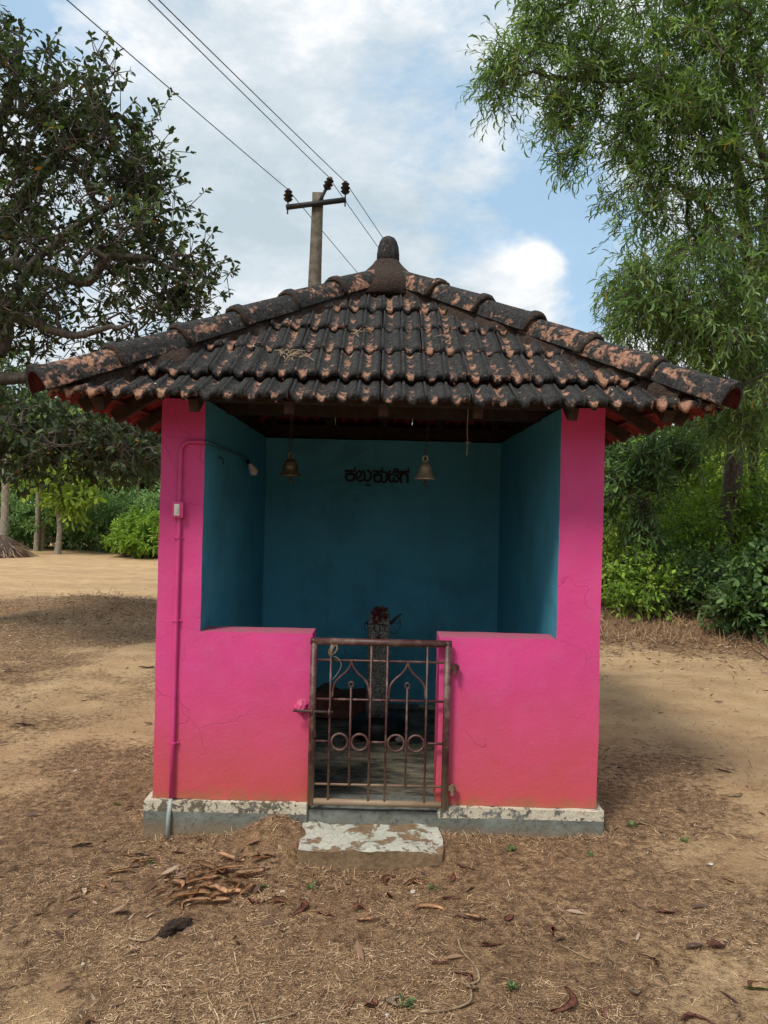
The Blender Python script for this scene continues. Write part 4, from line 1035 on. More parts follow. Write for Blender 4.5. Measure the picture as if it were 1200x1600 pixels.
def tree(root_label, cat, name, trunk_pts, trunk_r, limbs, blobs, n_cl, leaf, lmat, bark, group=None, twigs=5, twig_len=.35, per=8, L=.10, Wd=.04, tpl=TPL_BROAD, droop=0.0, spread=1.0, mode='along', min_z=0.25, twig_r=.004, link_r=.011, show_twigs=True, upright=.4):
    base = Vector(trunk_pts[0])
    root = tag(empty(name, base), root_label, cat, group)
    polys = []; tp = np.array([p[:] for p in curve_pts(trunk_pts, 6)]); tr = np.linspace(trunk_r[0], trunk_r[1], len(tp))*(1+.10*vnoise(np.arange(len(tp))*.8, np.zeros(len(tp)), s=5))
    tr[0] *= 1.35
    V, Fq = polytube_np([(tp, tr)], 12)
    o = link(np_mesh("trunk", V-np.array(base), [Fq], None, True), "trunk", bark, root)
    nodes = [tp[i] for i in range(len(tp)//3, len(tp))]; lp = []
    for P_, r0, r1 in limbs:
        q = np.array([p[:] for p in curve_pts(P_, 6)]); q += 0.04*np.stack([vnoise(np.arange(len(q))*.6+len(lp)*9, np.zeros(len(q)), s=s_) for s_ in (1, 2, 3)], 1)
        lp.append((q, np.linspace(r0, r1, len(q)))); nodes += list(q)
    C = sample_blobs(blobs, n_cl); C = C[C[:, 2] > min_z]
    nodes = np.array(nodes); root_c = tp[-1]
    order = np.argsort(np.min(np.linalg.norm(C[:, None]-nodes[None], axis=2), axis=1)); C = C[order]
    par = []; allp = [*nodes]; arr = np.array(allp)
    cap = np.zeros((len(nodes)+len(C), 3)); cap[:len(nodes)] = nodes; cnt = len(nodes)
    child = np.zeros(len(nodes)+len(C), int); parent = np.full(len(nodes)+len(C), -1)
    for c in C:
        d = np.linalg.norm(cap[:cnt]-c, axis=1); j = int(np.argmin(d)); cap[cnt] = c; parent[cnt] = j; cnt += 1
    for i in range(cnt-1, len(nodes)-1, -1): child[parent[i]] += 1+child[i]
    for i in range(len(nodes), cnt):
        a, b = cap[parent[i]], cap[i]; mid = (a+b)/2+rng.normal(size=3)*np.linalg.norm(b-a)*.12
        r1 = link_r*math.sqrt(1+child[i])*.55; r0 = r1*1.2
        t = np.linspace(0, 1, 5)[:, None]; q = a*(1-t)**2+2*mid*t*(1-t)+b*t**2
        lp.append((q, np.linspace(min(r0, .07), min(r1, .06), 5)))
    # twigs with leaves
    Cc = cap[len(nodes):cnt]; nc = len(Cc); m = nc*twigs
    P0 = np.repeat(Cc, twigs, 0)+rng.normal(size=(m, 3))*.03
    out = Cc-np.array([b for b in [np.mean([bb[0] for bb in blobs], axis=0)]])[0]; out /= (np.linalg.norm(out, axis=1, keepdims=True)+1e-9)
    Dt = rand_unit(m)*spread+np.repeat(out, twigs, 0)*.5; Dt[:, 2] += upright-droop*.6; Dt /= np.linalg.norm(Dt, axis=1, keepdims=True)
    tl = twig_len*(.6+.8*rng.random(m))
    if show_twigs:
        t = np.linspace(0, 1, 4)
        step_ = max(1, m//6000)
        for i in range(0, m, step_):
            q = P0[i]+Dt[i]*(t[:, None]*tl[i]); q[:, 2] -= droop*tl[i]*t**2
            lp.append((q, [twig_r, twig_r, twig_r*.8, twig_r*.5]))
    V, Fq = polytube_np(lp, 5)
    link(np_mesh("branches", V-np.array(base), [Fq], None, True), "branches", bark, root)
    k = per; n = m*k; ti = np.tile((np.arange(k)+.7)/k, m)
    if mode == 'rosette': ti = .72+.3*ti
    Pt = np.repeat(P0, k, 0)+np.repeat(Dt*tl[:, None], k, 0)*ti[:, None]; Pt[:, 2] -= droop*np.repeat(tl, k)*ti**2
    tang = np.repeat(Dt, k, 0).copy(); tang[:, 2] -= 2*droop*ti
    side = rand_unit(n)
    Dl = tang*(.75 if mode == 'along' else .55)+side*.85; Dl[:, 2] -= droop*.8
    Nn = rand_unit(n)*.7; Nn[:, 2] += .9 if droop < .3 else .2
    Ll = L*(.6+.7*rng.random(n)); Ww = Wd*Ll/L*(.8+.4*rng.random(n))
    cl = np.repeat(np.repeat(np.clip(rng.normal(size=nc)*.12, -.3, .3), twigs), k)
    tint = np.clip(.40+.19*rng.normal(size=n)+cl, 0, 1); odd = rng.random(n) < .012; tint[odd] = 1.0; tint[~odd] = np.minimum(tint[~odd], .96)
    V, Fc, Tn = blades(Pt-np.array(base), Dl, Nn, Ll, Ww, tpl, tint, -.18*rng.random(n) if tpl is TPL_BROAD else None)
    o = link(np_mesh("crown", V, Fc, {'tint': Tn}), "crown", lmat, root)
    return root
def A3(px, py, d): return at(px, py, d)[:]
# left tree: broad leaves, trunk out of frame, limbs reaching in
def lt(px, py, d): return Vector(A3(px, py, d))
LD = 8.45
def lt(px, py, d): return at(px, py, d*.88)
def LB(px, py, d, r, w): return (at(px, py, d*.88)[:], tuple(v*.88 for v in r), w)
tree("tall broad-leaved tree with dark leathery leaves and grey limbs, left of the shrine", "tree", "broadleaf_tree",
     [(-5.6, LD+CAMY+.4, 0), (-5.5, LD+CAMY+.4, 1.2), (-5.35, LD+CAMY+.3, 2.4), (-5.1, LD+CAMY+.1, 3.6)], (.27, .16),
     [([(-5.4, LD+CAMY+.3, 2.0), lt(-60, 600, 9.2), lt(40, 588, 9.0), lt(110, 583, 9.0)], .11, .035),
      ([(-5.25, LD+CAMY+.2, 2.9), lt(-40, 470, 9.2), lt(30, 495, 9.0), lt(120, 520, 8.8), lt(200, 505, 8.7)], .10, .02),
      ([(-5.25, LD+CAMY+.2, 2.9), lt(0, 420, 9.4), lt(120, 440, 9.2), lt(200, 400, 9.0), lt(290, 420, 9.0)], .10, .02),
      ([(-5.1, LD+CAMY+.1, 3.6), lt(20, 330, 9.6), lt(100, 230, 9.6), lt(170, 180, 9.5)], .12, .02),
      ([(-5.1, LD+CAMY+.1, 3.6), lt(-30, 250, 9.6), lt(20, 130, 9.6), lt(30, 60, 9.5)], .11, .02),
      ([lt(0, 560, 9.2), lt(25, 450, 9.2), lt(110, 360, 9.3), lt(210, 300, 9.3)], .07, .02),
      ([(-5.5, LD+CAMY+.4, 1.7), lt(-20, 660, 9.0), lt(80, 680, 8.8), lt(180, 690, 8.8)], .07, .015)],
     [LB(20, 260, 9.8, (1.5, 1.6, 1.35), 5), LB(60, 190, 9.6, (1.0, 1.2, .75), 2.2), LB(160, 230, 9.5, (.75, 1.0, .85), 1.8), LB(130, 420, 9.5, (1.45, 1.5, 1.1), 4.5), LB(240, 400, 9.4, (.72, .9, .75), 1.6),
      LB(225, 320, 9.4, (.45, .8, .75), .8), LB(10, 70, 9.7, (.25, .4, .25), .22), LB(270, 470, 9.2, (.45, .6, .25), .7), LB(0, 500, 9.5, (1.2, 1.3, .55), 2.4), LB(-120, 380, 9.8, (1.0, 1.2, 1.8), 3),
      LB(30, 690, 9.0, (1.0, .9, .38), 2.6), LB(130, 690, 9.0, (.85, .8, .30), 1.8), LB(210, 715, 9.0, (.45, .6, .22), .7), LB(-110, 660, 9.4, (.9, .9, .5), 1.2)],
     1120, None, L_cashew, M_bark, twigs=4, twig_len=.22, per=6, L=.084, Wd=.037, mode='rosette', spread=1.0, min_z=1.75, twig_r=.005, link_r=.010)
# right tree: sickle leaves
RD = 8.8
tree("tall acacia with hanging sprays of narrow sickle leaves, right of the shrine", "tree", "acacia_tree",
     [(4.95, 6.6, 0.2), (4.93, 6.4, 1.6), (4.9, 6.0, 3.2), (4.9, 5.4, 5.2), (5.0, 5.0, 7.4)], (.13, .09),
     [([(4.92, 6.2, 2.6), A3(1180, 430, 10.0), A3(1110, 330, 9.4), A3(1040, 280, 9.0)], .07, .02),
      ([(4.9, 5.6, 4.2), A3(1140, 230, 9.4), A3(1080, 130, 9.0), A3(900, 120, 8.8), A3(800, 110, 8.6)], .08, .012),
      ([(4.9, 5.2, 5.6), A3(1120, 60, 9.3), A3(1000, -20, 9.0), A3(880, 10, 8.8)], .07, .012),
      ([A3(1190, 110, 8.6), A3(1185, 150, 8.5), A3(1165, 190, 8.5), A3(1150, 240, 8.4)], .03, .014),
      ([(4.92, 6.3, 2.0), A3(1150, 560, 10.0), A3(1060, 520, 9.4), A3(990, 500, 9.0)], .06, .012)],
     [(A3(900, 60, 8.8), (.75, .9, .75), 2.2), (A3(790, 110, 8.7), (.32, .5, .30), .75), (A3(850, 30, 8.7), (.35, .5, .45), .7), (A3(890, 170, 8.8), (.35, .5, .65), 1.0), (A3(900, 250, 8.8), (.20, .4, .35), .3),
      (A3(1050, 80, 8.8), (1.0, 1.2, 1.1), 4.5), (A3(1150, 20, 8.6), (1.0, 1.2, 1.2), 4.2), (A3(1010, 200, 8.8), (.55, .9, .55), 1.7), (A3(1120, 240, 8.6), (.85, 1.1, .9), 3.6),
      (A3(1020, 340, 8.9), (.62, .8, .42), 1.5), (A3(1000, 300, 8.9), (.35, .6, .4), .5), (A3(1110, 420, 8.7), (.75, 1.0, .7), 2.8), (A3(1020, 450, 8.6), (.62, .8, .42), 2.3), (A3(980, 490, 8.6), (.28, .5, .28), .6),
      (A3(1110, 520, 8.6), (.75, .9, .5), 2.8), (A3(1180, 600, 8.8), (.55, .8, .6), 1.6), (A3(1230, 300, 8.8), (1.0, 1.4, 2.4), 4.5), (A3(1150, 650, 9.2), (.40, .5, .22), .45)],
     1120, None, L_acacia, M_bark, twigs=5, twig_len=.31, per=10, L=.115, Wd=.0165, tpl=TPL_SICKLE, droop=.28, spread=1.0, min_z=1.9, twig_r=.0032, link_r=.006, upright=.15)
# slender second trunk with thin crown
tree("slender dark-stemmed young acacia at the right edge, beyond the tall acacia", "tree", "young_acacia",
     [A3(1180, 900, 11.5), A3(1182, 800, 11.6), A3(1176, 720, 11.6), A3(1185, 620, 11.5)], (.075, .05), [],
     [(A3(1180, 620, 11.5), (.9, .9, .6), 2), (A3(1100, 670, 12.0), (.8, .7, .35), 1.5), (A3(1240, 560, 11.5), (1.2, 1.2, 1.4), 3)], 150, None, L_acacia, M_bark,
     twigs=4, twig_len=.42, per=12, L=.13, Wd=.020, tpl=TPL_SICKLE, droop=.28, spread=1.0, link_r=.006)
# dark drooping tree right beside the eave
tree("small dark drooping tree with a creeper-covered trunk under the roof's right corner", "tree", "creeper_tree",
     [A3(1022, 935, 10.4)[:2]+(.1,), A3(1018, 880, 10.4), A3(1008, 820, 10.4), A3(1000, 760, 10.3)], (.16, .10), [],
     [(A3(1000, 735, 10.2), (.52, .5, .36), 3), (A3(975, 770, 10.3), (.30, .4, .36), 1.3), (A3(1050, 720, 10.3), (.4, .4, .22), 1.2), (A3(1012, 830, 10.2), (.20, .2, .42), 1.2), (A3(1020, 890, 10.2), (.18, .18, .28), .7)],
     150, None, L_dark, M_bark, twigs=4, twig_len=.28, per=9, L=.11, Wd=.030, droop=.28, spread=.9, link_r=.006)
# bushes of the right-hand thicket
def bush(px, py, d, w, h, mat, label, n=110, L=.06, Wd=.03, grp="bushes of the thicket right of the shrine", per=9, dep=None, name="bush", tpl=TPL_BROAD, droop=.1):
    c = at(px, py, d); z0 = float(gz([c.x], [c.y])[0]); b0 = Vector((c.x, c.y, z0-.03)); dep = dep or w*.8
    return tree(label, "bush", name, [b0, b0+Vector((.02, 0, h*.35)), b0+Vector((0, .03, h*.7))], (.025, .012), [],
         [((c.x, c.y, z0+h*.55), (w/2, dep/2, h*.5), 3), ((c.x-w*.2, c.y-.1, z0+h*.35), (w*.35, dep*.45, h*.36), 1.5), ((c.x+w*.22, c.y-.05, z0+h*.38), (w*.35, dep*.45, h*.4), 1.5)],
         n, None, mat, M_bark, grp, twigs=5, twig_len=.26, per=per, L=L, Wd=Wd, droop=droop, spread=1.0, min_z=z0+.03, link_r=.004, twig_r=.0025, tpl=tpl)
bush(965, 930, 10.6, 1.1, 1.35, L_lime, "bright lime-green bush right against the pink wall edge")
bush(1010, 960, 10.0, .9, .75, L_bush, "low bush in front of the creeper-covered tree", 90, .07)
bush(1075, 920, 10.8, 1.4, 1.5, L_bush, "rounded mid-green bush right of the creeper-covered tree", 170)
bush(1100, 960, 9.9, 1.0, .7, L_dark, "low dark-leaved bush at the foot of the thicket", 100, .06)
bush(1150, 900, 11.2, 1.5, 1.7, L_bush, "tall leafy bush under the acacia trunk", 170)
bush(1185, 975, 9.0, .8, .95, L_dark, "glossy broad-leaved bush at the right edge, nearest to the path", 110, .10, .042)
bush(1060, 870, 13.0, 2.2, 2.6, L_lime, "sunlit yellow-green bush in the gap between the trees", 240, .08, .04)
bush(1150, 850, 14.5, 2.6, 2.7, L_lime, "pale sunlit bush behind the two acacia trunks", 240, .09, .04)
bush(975, 860, 13.5, 1.8, 2.3, L_bush, "dim green bush far behind the pink wall's right edge", 190, .08, .04)
bush(1235, 930, 11.0, 1.8, 2.2, L_bush, "large bush cut by the photograph's right edge", 190, .07)
bush(900, 880, 13.0, 2.0, 2.2, L_bush, "bush hidden for the most part behind the shrine's right wall", 120, .08, .04)
# dry undergrowth at the foot of the thicket
def undergrowth():
    N = 9000; x = 1.6+5.2*rng.random(N); d = 8.7+1.9*rng.random(N)-.30*(x-3); y = CAMY+d
    a = rng.random(N)*6.28; el = .3+1.1*rng.random(N)
    D = np.stack([np.cos(a)*np.cos(el), np.sin(a)*np.cos(el), np.sin(el)], 1); P = np.stack([x, y, gz(x, y)], 1)
    L = .05+.22*rng.random(N)**1.6; Wd = .004+.003*rng.random(N)
    V, Fc, Tn = blades(P, D, rand_unit(N), L, Wd, TPL_STRAW2, rng.beta(1.5, 3, N), -.5*rng.random(N))
    o = link(np_mesh("dry_undergrowth", V, Fc, {'tint': Tn}), "dry_undergrowth", L_straw); tag(o, "dead brown grass and stems along the foot of the thicket", "undergrowth", kind='stuff')
undergrowth()
def crest_stems():
    N = 2600; x = -7+5.6*rng.random(N); d = 10.6+.45*rng.normal(size=N); y = CAMY+d
    k = fbm(x*2.5, y*2.5, s=67, o=2) > .05; x, y = x[k], y[k]; N = len(x)
    a = rng.random(N)*6.28; el = .2+1.2*rng.random(N)
    D = np.stack([np.cos(a)*np.cos(el), np.sin(a)*np.cos(el), np.sin(el)], 1); P = np.stack([x, y, gz(x, y)], 1)
    V, Fc, Tn = blades(P, D, rand_unit(N), .04+.20*rng.random(N)**3, .003+.003*rng.random(N), TPL_STRAW2, rng.beta(1.2, 3, N), -.4*rng.random(N))
    o = link(np_mesh("dead_stems", V, Fc, {'tint': Tn}), "dead_stems", L_straw); tag(o, "thin dead stems standing along the low bank left of the shrine", "dead stems", kind='stuff')
crest_stems()
# left: far edge of the clearing
shr = [(20, 25, 3.4, 2.1, "feathery green shrub at the left edge behind the brown thatch heap"), (100, 26, 3.2, 1.7, "low feathery shrub between the pale twin trunks and the thin trunk"),
       (160, 25, 3.6, 2.2, "large round feathery shrub left of centre at the clearing's far edge"), (210, 24.5, 2.6, 1.9, "feathery shrub beside the pink wall at the clearing's far edge"), (245, 22.5, 2.6, 1.3, "small yellow-green shrub half hidden by the pink wall"),
       (300, 25, 4, 2.3, "feathery shrub hidden behind the shrine's left wall"), (-60, 25, 4, 2.4, "feathery shrub just past the photograph's left edge")]
for i, (px, d, w, h, lab) in enumerate(shr):
    bush(px, 850, d, w, h, L_bush if i == 4 else L_feather, lab, 230, .13, .045, "shrubs along the far edge of the clearing", per=10, name="shrub")
def far_tree(px, d, h, w, lab, mat=None, trunk=.12, pale=False, low=.35, n=220):
    c = at(px, 850, d); b0 = Vector((c.x, c.y, -.1))
    return tree(lab, "tree", "forest_tree", [b0, b0+Vector((.1, 0, h*.3)), b0+Vector((0, 0, h*.75))], (trunk, trunk*.5), [],
        [((c.x, c.y, h*(low+1)/2), (w/2, w*.4, h*(1-low)/2), 3), ((c.x-w*.25, c.y, h*(low+.15)), (w*.3, w*.3, h*.16), 1), ((c.x+w*.25, c.y, h*(low+.2)), (w*.32, w*.3, h*.2), 1)],
        n, None, mat or L_far, M_barkpale if pale else M_bark, "forest trees beyond the clearing", twigs=5, twig_len=.8, per=9, L=.26, Wd=.10, droop=.3, spread=1.0, link_r=.02, twig_r=.01, min_z=.5)
for px, d, h, w, lab, mat, pale in [
        (-90, 30, 9, 7, "dark forest tree just past the photograph's left edge", L_far, False), (20, 31, 7.0, 6, "dark forest tree behind the brown thatch heap", L_far, False),
        (105, 33, 6.8, 6, "forest tree behind the pale twin trunks", L_far, False), (175, 33, 7.6, 6.5, "light green forest tree showing under the roof's left corner", L_feather, False),
        (235, 32, 6.6, 6, "dull green forest tree beside the pink wall", L_far, False), (310, 34, 7, 8, "forest tree hidden behind the shrine's left wall", L_far, False),
        (420, 34, 7, 8, "forest tree hidden behind the middle of the shrine, left of the idol", L_far, False), (600, 34, 7, 9, "forest tree hidden straight behind the idol", L_far, False), (780, 32, 7, 9, "forest tree hidden behind the shrine's right half", L_far, False),
        (950, 24, 6.2, 6, "dark forest tree behind the roof's right corner", L_dark, False), (1080, 22, 4.4, 6, "dense dark tree filling the back of the thicket", L_dark, False), (1200, 20, 4.0, 6, "dark tree at the right edge behind the thicket", L_far, False), (1330, 17, 6, 6, "dark tree past the photograph's right edge", L_far, False)]:
    far_tree(px, d, h, w, lab, mat, pale=pale, low=.12 if px > 900 else .30, n=230)
# thin bare trunks in front of the forest
for i, (px, d, h, r_, lab) in enumerate([(57, 24, 4.2, .09, "left stem of the pale twin palm trunks at the clearing's edge"), (65, 24.2, 4.4, .09, "right stem of the pale twin palm trunks at the clearing's edge"), (5, 22, 4, .12, "grey palm trunk at the photograph's left edge"),
                                   (150, 30, 5.4, .08, "thin far palm trunk above the feathery shrub"), (190, 31, 5.4, .08, "thin far palm trunk under the roof's left eave"), (212, 31, 5.4, .08, "thin far palm trunk nearest to the pink wall")]):
    c = at(px, 850, d); b0 = Vector((c.x, c.y, -.1)); root = tag(empty("palm", b0), lab, "palm", "thin palms at the clearing's far edge")
    q = [(0, 0, 0), (.03, 0, h*.5), (.0, 0, h)]
    pts = np.array([p[:] for p in curve_pts(q, 10)]); rr_ = np.linspace(r_, r_*.7, len(pts))*(1+.08*np.sin(np.arange(len(pts))*3.)); V, Fq = polytube_np([(pts, rr_)], 9)
    link(np_mesh("trunk", V, [Fq], None, True), "trunk", M_barkpale, root)
    # fronds
    n = 9; fr = []; 
    P_, D_, N_, L_, W_ = [], [], [], [], []
    for f in range(n):
        a = f*2*math.pi/n+i; dr = Vector((math.cos(a), math.sin(a), 0)); prev = None; pl = []
        for s_ in range(9):
            t = s_/8; p = Vector((0, 0, h))+dr*(1.5*t)+Vector((0, 0, .55*t-1.25*t*t)); pl.append(p[:])
            for sd_ in (-1, 1):
                P_.append(p[:]); sv = dr.cross(Vector((0, 0, 1)))*sd_+dr*.5+Vector((0, 0, -.45)); D_.append(sv[:]); N_.append((0, 0, 1)); L_.append(.42*(1-.5*t)+.05); W_.append(.05)
        fr.append((pl, np.linspace(.02, .006, 9)))
    V, Fq = polytube_np(fr, 5); link(np_mesh("frond_stem", V, [Fq], None, True), "frond_stem", M_barkpale, root)
    V, Fc, Tn = blades(np.array(P_), np.array(D_), np.array(N_), np.array(L_), np.array(W_), TPL_BROAD, rng.random(len(P_))*.9, -.2*np.ones(len(P_)))
    link(np_mesh("fronds", V, Fc, {'tint': Tn}), "fronds", L_bush, root)
# small pale sapling
c = at(90, 850, 23); b0 = Vector((c.x, c.y, -.05))
tree("young yellow-leaved sapling with a thin pale trunk at the clearing's edge", "sapling", "sapling", [b0, b0+Vector((.05, 0, .9)), b0+Vector((-.1, 0, 1.9))], (.10, .06), [],
     [((c.x, c.y, 2.7), (1.1, .9, .8), 2), ((c.x+.5, c.y, 1.7), (.6, .5, .4), 1)], 110, None, L_lime, M_barkpale, twigs=4, twig_len=.4, per=7, L=.20, Wd=.09, droop=.3)
# far wood
def far_wood():
    V, Fc, Tn = [], [], []; N = 26000
    a = rng.random(N)*2*math.pi; r = 62+16*rng.random(N); h = 8+2.5*fbm(np.cos(a)*7+9, np.sin(a)*7, s=8, o=3)
    x = r*np.cos(a); y = r*np.sin(a)*1.0+0; z = rng.random(N)**.8*h
    P = np.stack([x, y, z], 1); D = rand_unit(N); 
    V, Fc, Tn = blades(P, D, rand_unit(N), .9+.9*rng.random(N), .6+.5*rng.random(N), TPL_BROAD, np.clip(.4+.2*rng.normal(size=N), 0, .95))
    o = link(np_mesh("far_wood", V, Fc, {'tint': Tn}), "far_wood", L_far); tag(o, "far-off green wood all round the clearing", "wood", kind='stuff')
far_wood()
# heaps at the clearing's far edge
def streak_heap(name, px, d, w, h, label, cat, mat):
    c = at(px, 860, d); root = tag(empty(name, (c.x, c.y, float(gz([c.x], [c.y])[0]))), label, cat)
    bm = bmesh.new(); bmesh.ops.create_icosphere(bm, subdivisions=4, radius=1)
    co = np.array([v.co[:] for v in bm.verts]); n_ = fbm(co[:, 0]*2+d, co[:, 1]*2, co[:, 2]*2, s=44, o=3)
    for v, k in zip(bm.verts, n_): v.co = Vector((v.co.x*w/2, v.co.y*w/2.6, max(v.co.z, -.1)*h))*(1+.15*float(k))
    done(bm, "mound", D_dark, root, 60)
    N = 1500; u = rand_unit(N); u[:, 2] = np.abs(u[:, 2]); P = u*np.array([w/2, w/2.6, h])*1.0; D = np.stack([u[:, 0]*.6, u[:, 1]*.6, -.5*np.ones(N)], 1)+rand_unit(N)*.35
    V, Fc, Tn = blades(P, D, u, .2+.3*rng.random(N), .012+.012*rng.random(N), TPL_STRAW2, rng.random(N), None)
    link(np_mesh("straw_cover", V, Fc, {'tint': Tn}), "straw_cover", L_litter, root)
streak_heap("thatch_heap", -12, 21.5, 1.9, .62, "rounded brown heap of dead fronds at the photograph's left edge", "heap", None)
streak_heap("brush_pile", 240, 23, 1.7, .42, "low pile of dead brush beside the pink wall, far off", "brush pile", None)

# ------------------------------------------------------------------ things lying on the ground
def leaf_mesh(kind, seed):
    r_ = random.Random(seed); bm = bmesh.new(); n = 9
    L, Wm = {'broad': (.062, .034), 'long': (.085, .019), 'curl': (.105, .030)}[kind]
    curl = {'broad': .5, 'long': .6, 'curl': 2.3}[kind]; rows = []
    bendy = r_.uniform(-1, 1)*.9; sd0 = r_.uniform(0, 3); a0 = r_.uniform(.6, 1.5)
    for i in range(n):
        t = i/(n-1); w = Wm*math.sin(math.pi*min(1, max(0.03, t**.8*.97+.02)))**.7
        if kind == 'curl': w = Wm*(.35+.65*math.sin(math.pi*(.08+.84*t)))
        cx = L*(t-.5); arch = .007*math.sin(math.pi*t+sd0)*a0+(.012*t*t if kind != 'broad' else 0)
        cy = bendy*.05*(t-.5)**2*4; row = []
        tw = r_.uniform(-.25, .25)
        for j in range(5):
            q = (j-2)/2; an = q*curl*.5
            yy = (math.sin(an)/max(curl*.5, .01))*w/2 if curl > .01 else q*w/2
            zz = (1-math.cos(an))/max(curl*.5, .01)*w/2
            row.append(bm.verts.new((cx+r_.uniform(-.001, .001), cy+yy, arch+zz+tw*yy)))
        rows.append(row)
    for i in range(n-1):
        for j in range(4): bm.faces.new((rows[i][j], rows[i+1][j], rows[i+1][j+1], rows[i][j+1]))
    zmin = min(v.co.z for v in bm.verts)
    for v in bm.verts: v.co.z -= zmin
    bmesh.ops.solidify(bm, geom=bm.faces[:], thickness=.0012)
    for f in bm.faces: f.smooth = True
    me = bpy.data.meshes.new("dry_leaf"); bm.to_mesh(me); bm.free(); return me
meshes = {}
def ground_leaf(px, py, ang, size, kind, mat, label, group=None, name="dry_leaf", cat="leaf", lift=.004, tilt=0.0):
    key = (kind, random.randrange(4), mat.name)
    if key not in meshes:
        meshes[key] = leaf_mesh(key[0], hash(kind) % 7*0+len(meshes)*3+1); meshes[key].materials.append(mat)
    p = on_ground(px, py); z = float(gz([p.x], [p.y])[0])
    o = bpy.data.objects.new(name, meshes[key]); COL.objects.link(o); o.location = (p.x, p.y, z+lift)
    o.rotation_euler = (tilt+random.uniform(-.2, .2), random.uniform(-.15, .15), R(ang)); o.scale = (size,)*3
    tag(o, label, cat, group); return o
# heap of curled sheaths left of the step
GH = "curled brown leaf sheaths heaped on the ground left of the step"
LH = "curled tan leaf sheath in the loose heap left of the step"
SL_ = {(330, 1352): "long tan sheath across the back of the heap left of the step", (352, 1358): "tan sheath just right of the heap's back", (310, 1385): "steeply turned sheath at the left of the heap's middle", (332, 1388): "largest curled sheath, in the very middle of the heap",
       (290, 1392): "curled sheath at the heap's front left corner", (345, 1392): "curled sheath right of the largest one in the heap", (300, 1365): "small upright-turned sheath at the heap's back left", (372, 1375): "sheath crossing the right part of the heap", (390, 1362): "small flat sheath at the heap's back right",
       (360, 1340): "hindmost sheath of the heap, nearest to the plinth", (325, 1405): "frontmost sheath of the heap, above the dark clod", (280, 1378): "leftmost sheath of the heap", (410, 1345): "rightmost sheath of the heap, nearest to the earth mound", (318, 1372): "sheath under the long one at the heap's back", (388, 1385): "steeply turned sheath at the heap's right end"}
for px, py, an, sz in [(330, 1352, -20, 1.2), (352, 1358, 15, 1.1), (310, 1385, 60, 1), (332, 1388, -30, 1.3), (290, 1392, 20, 1.2), (345, 1392, 40, 1.1), (300, 1365, 70, .9), (372, 1375, -60, .9), (390, 1362, 10, .9), (360, 1340, -10, .9), (325, 1405, 5, 1.1), (280, 1378, -50, .9), (410, 1345, 30, .8), (318, 1372, 35, 1.0), (388, 1385, 75, .8)]:
    ground_leaf(px, py, an, sz*1.4, 'curl', D_tan, SL_[(px, py)], GH, "leaf_sheath", "leaf sheath", .015, random.uniform(-.4, .4))
GL = "single dead leaves lying in front of the shrine"
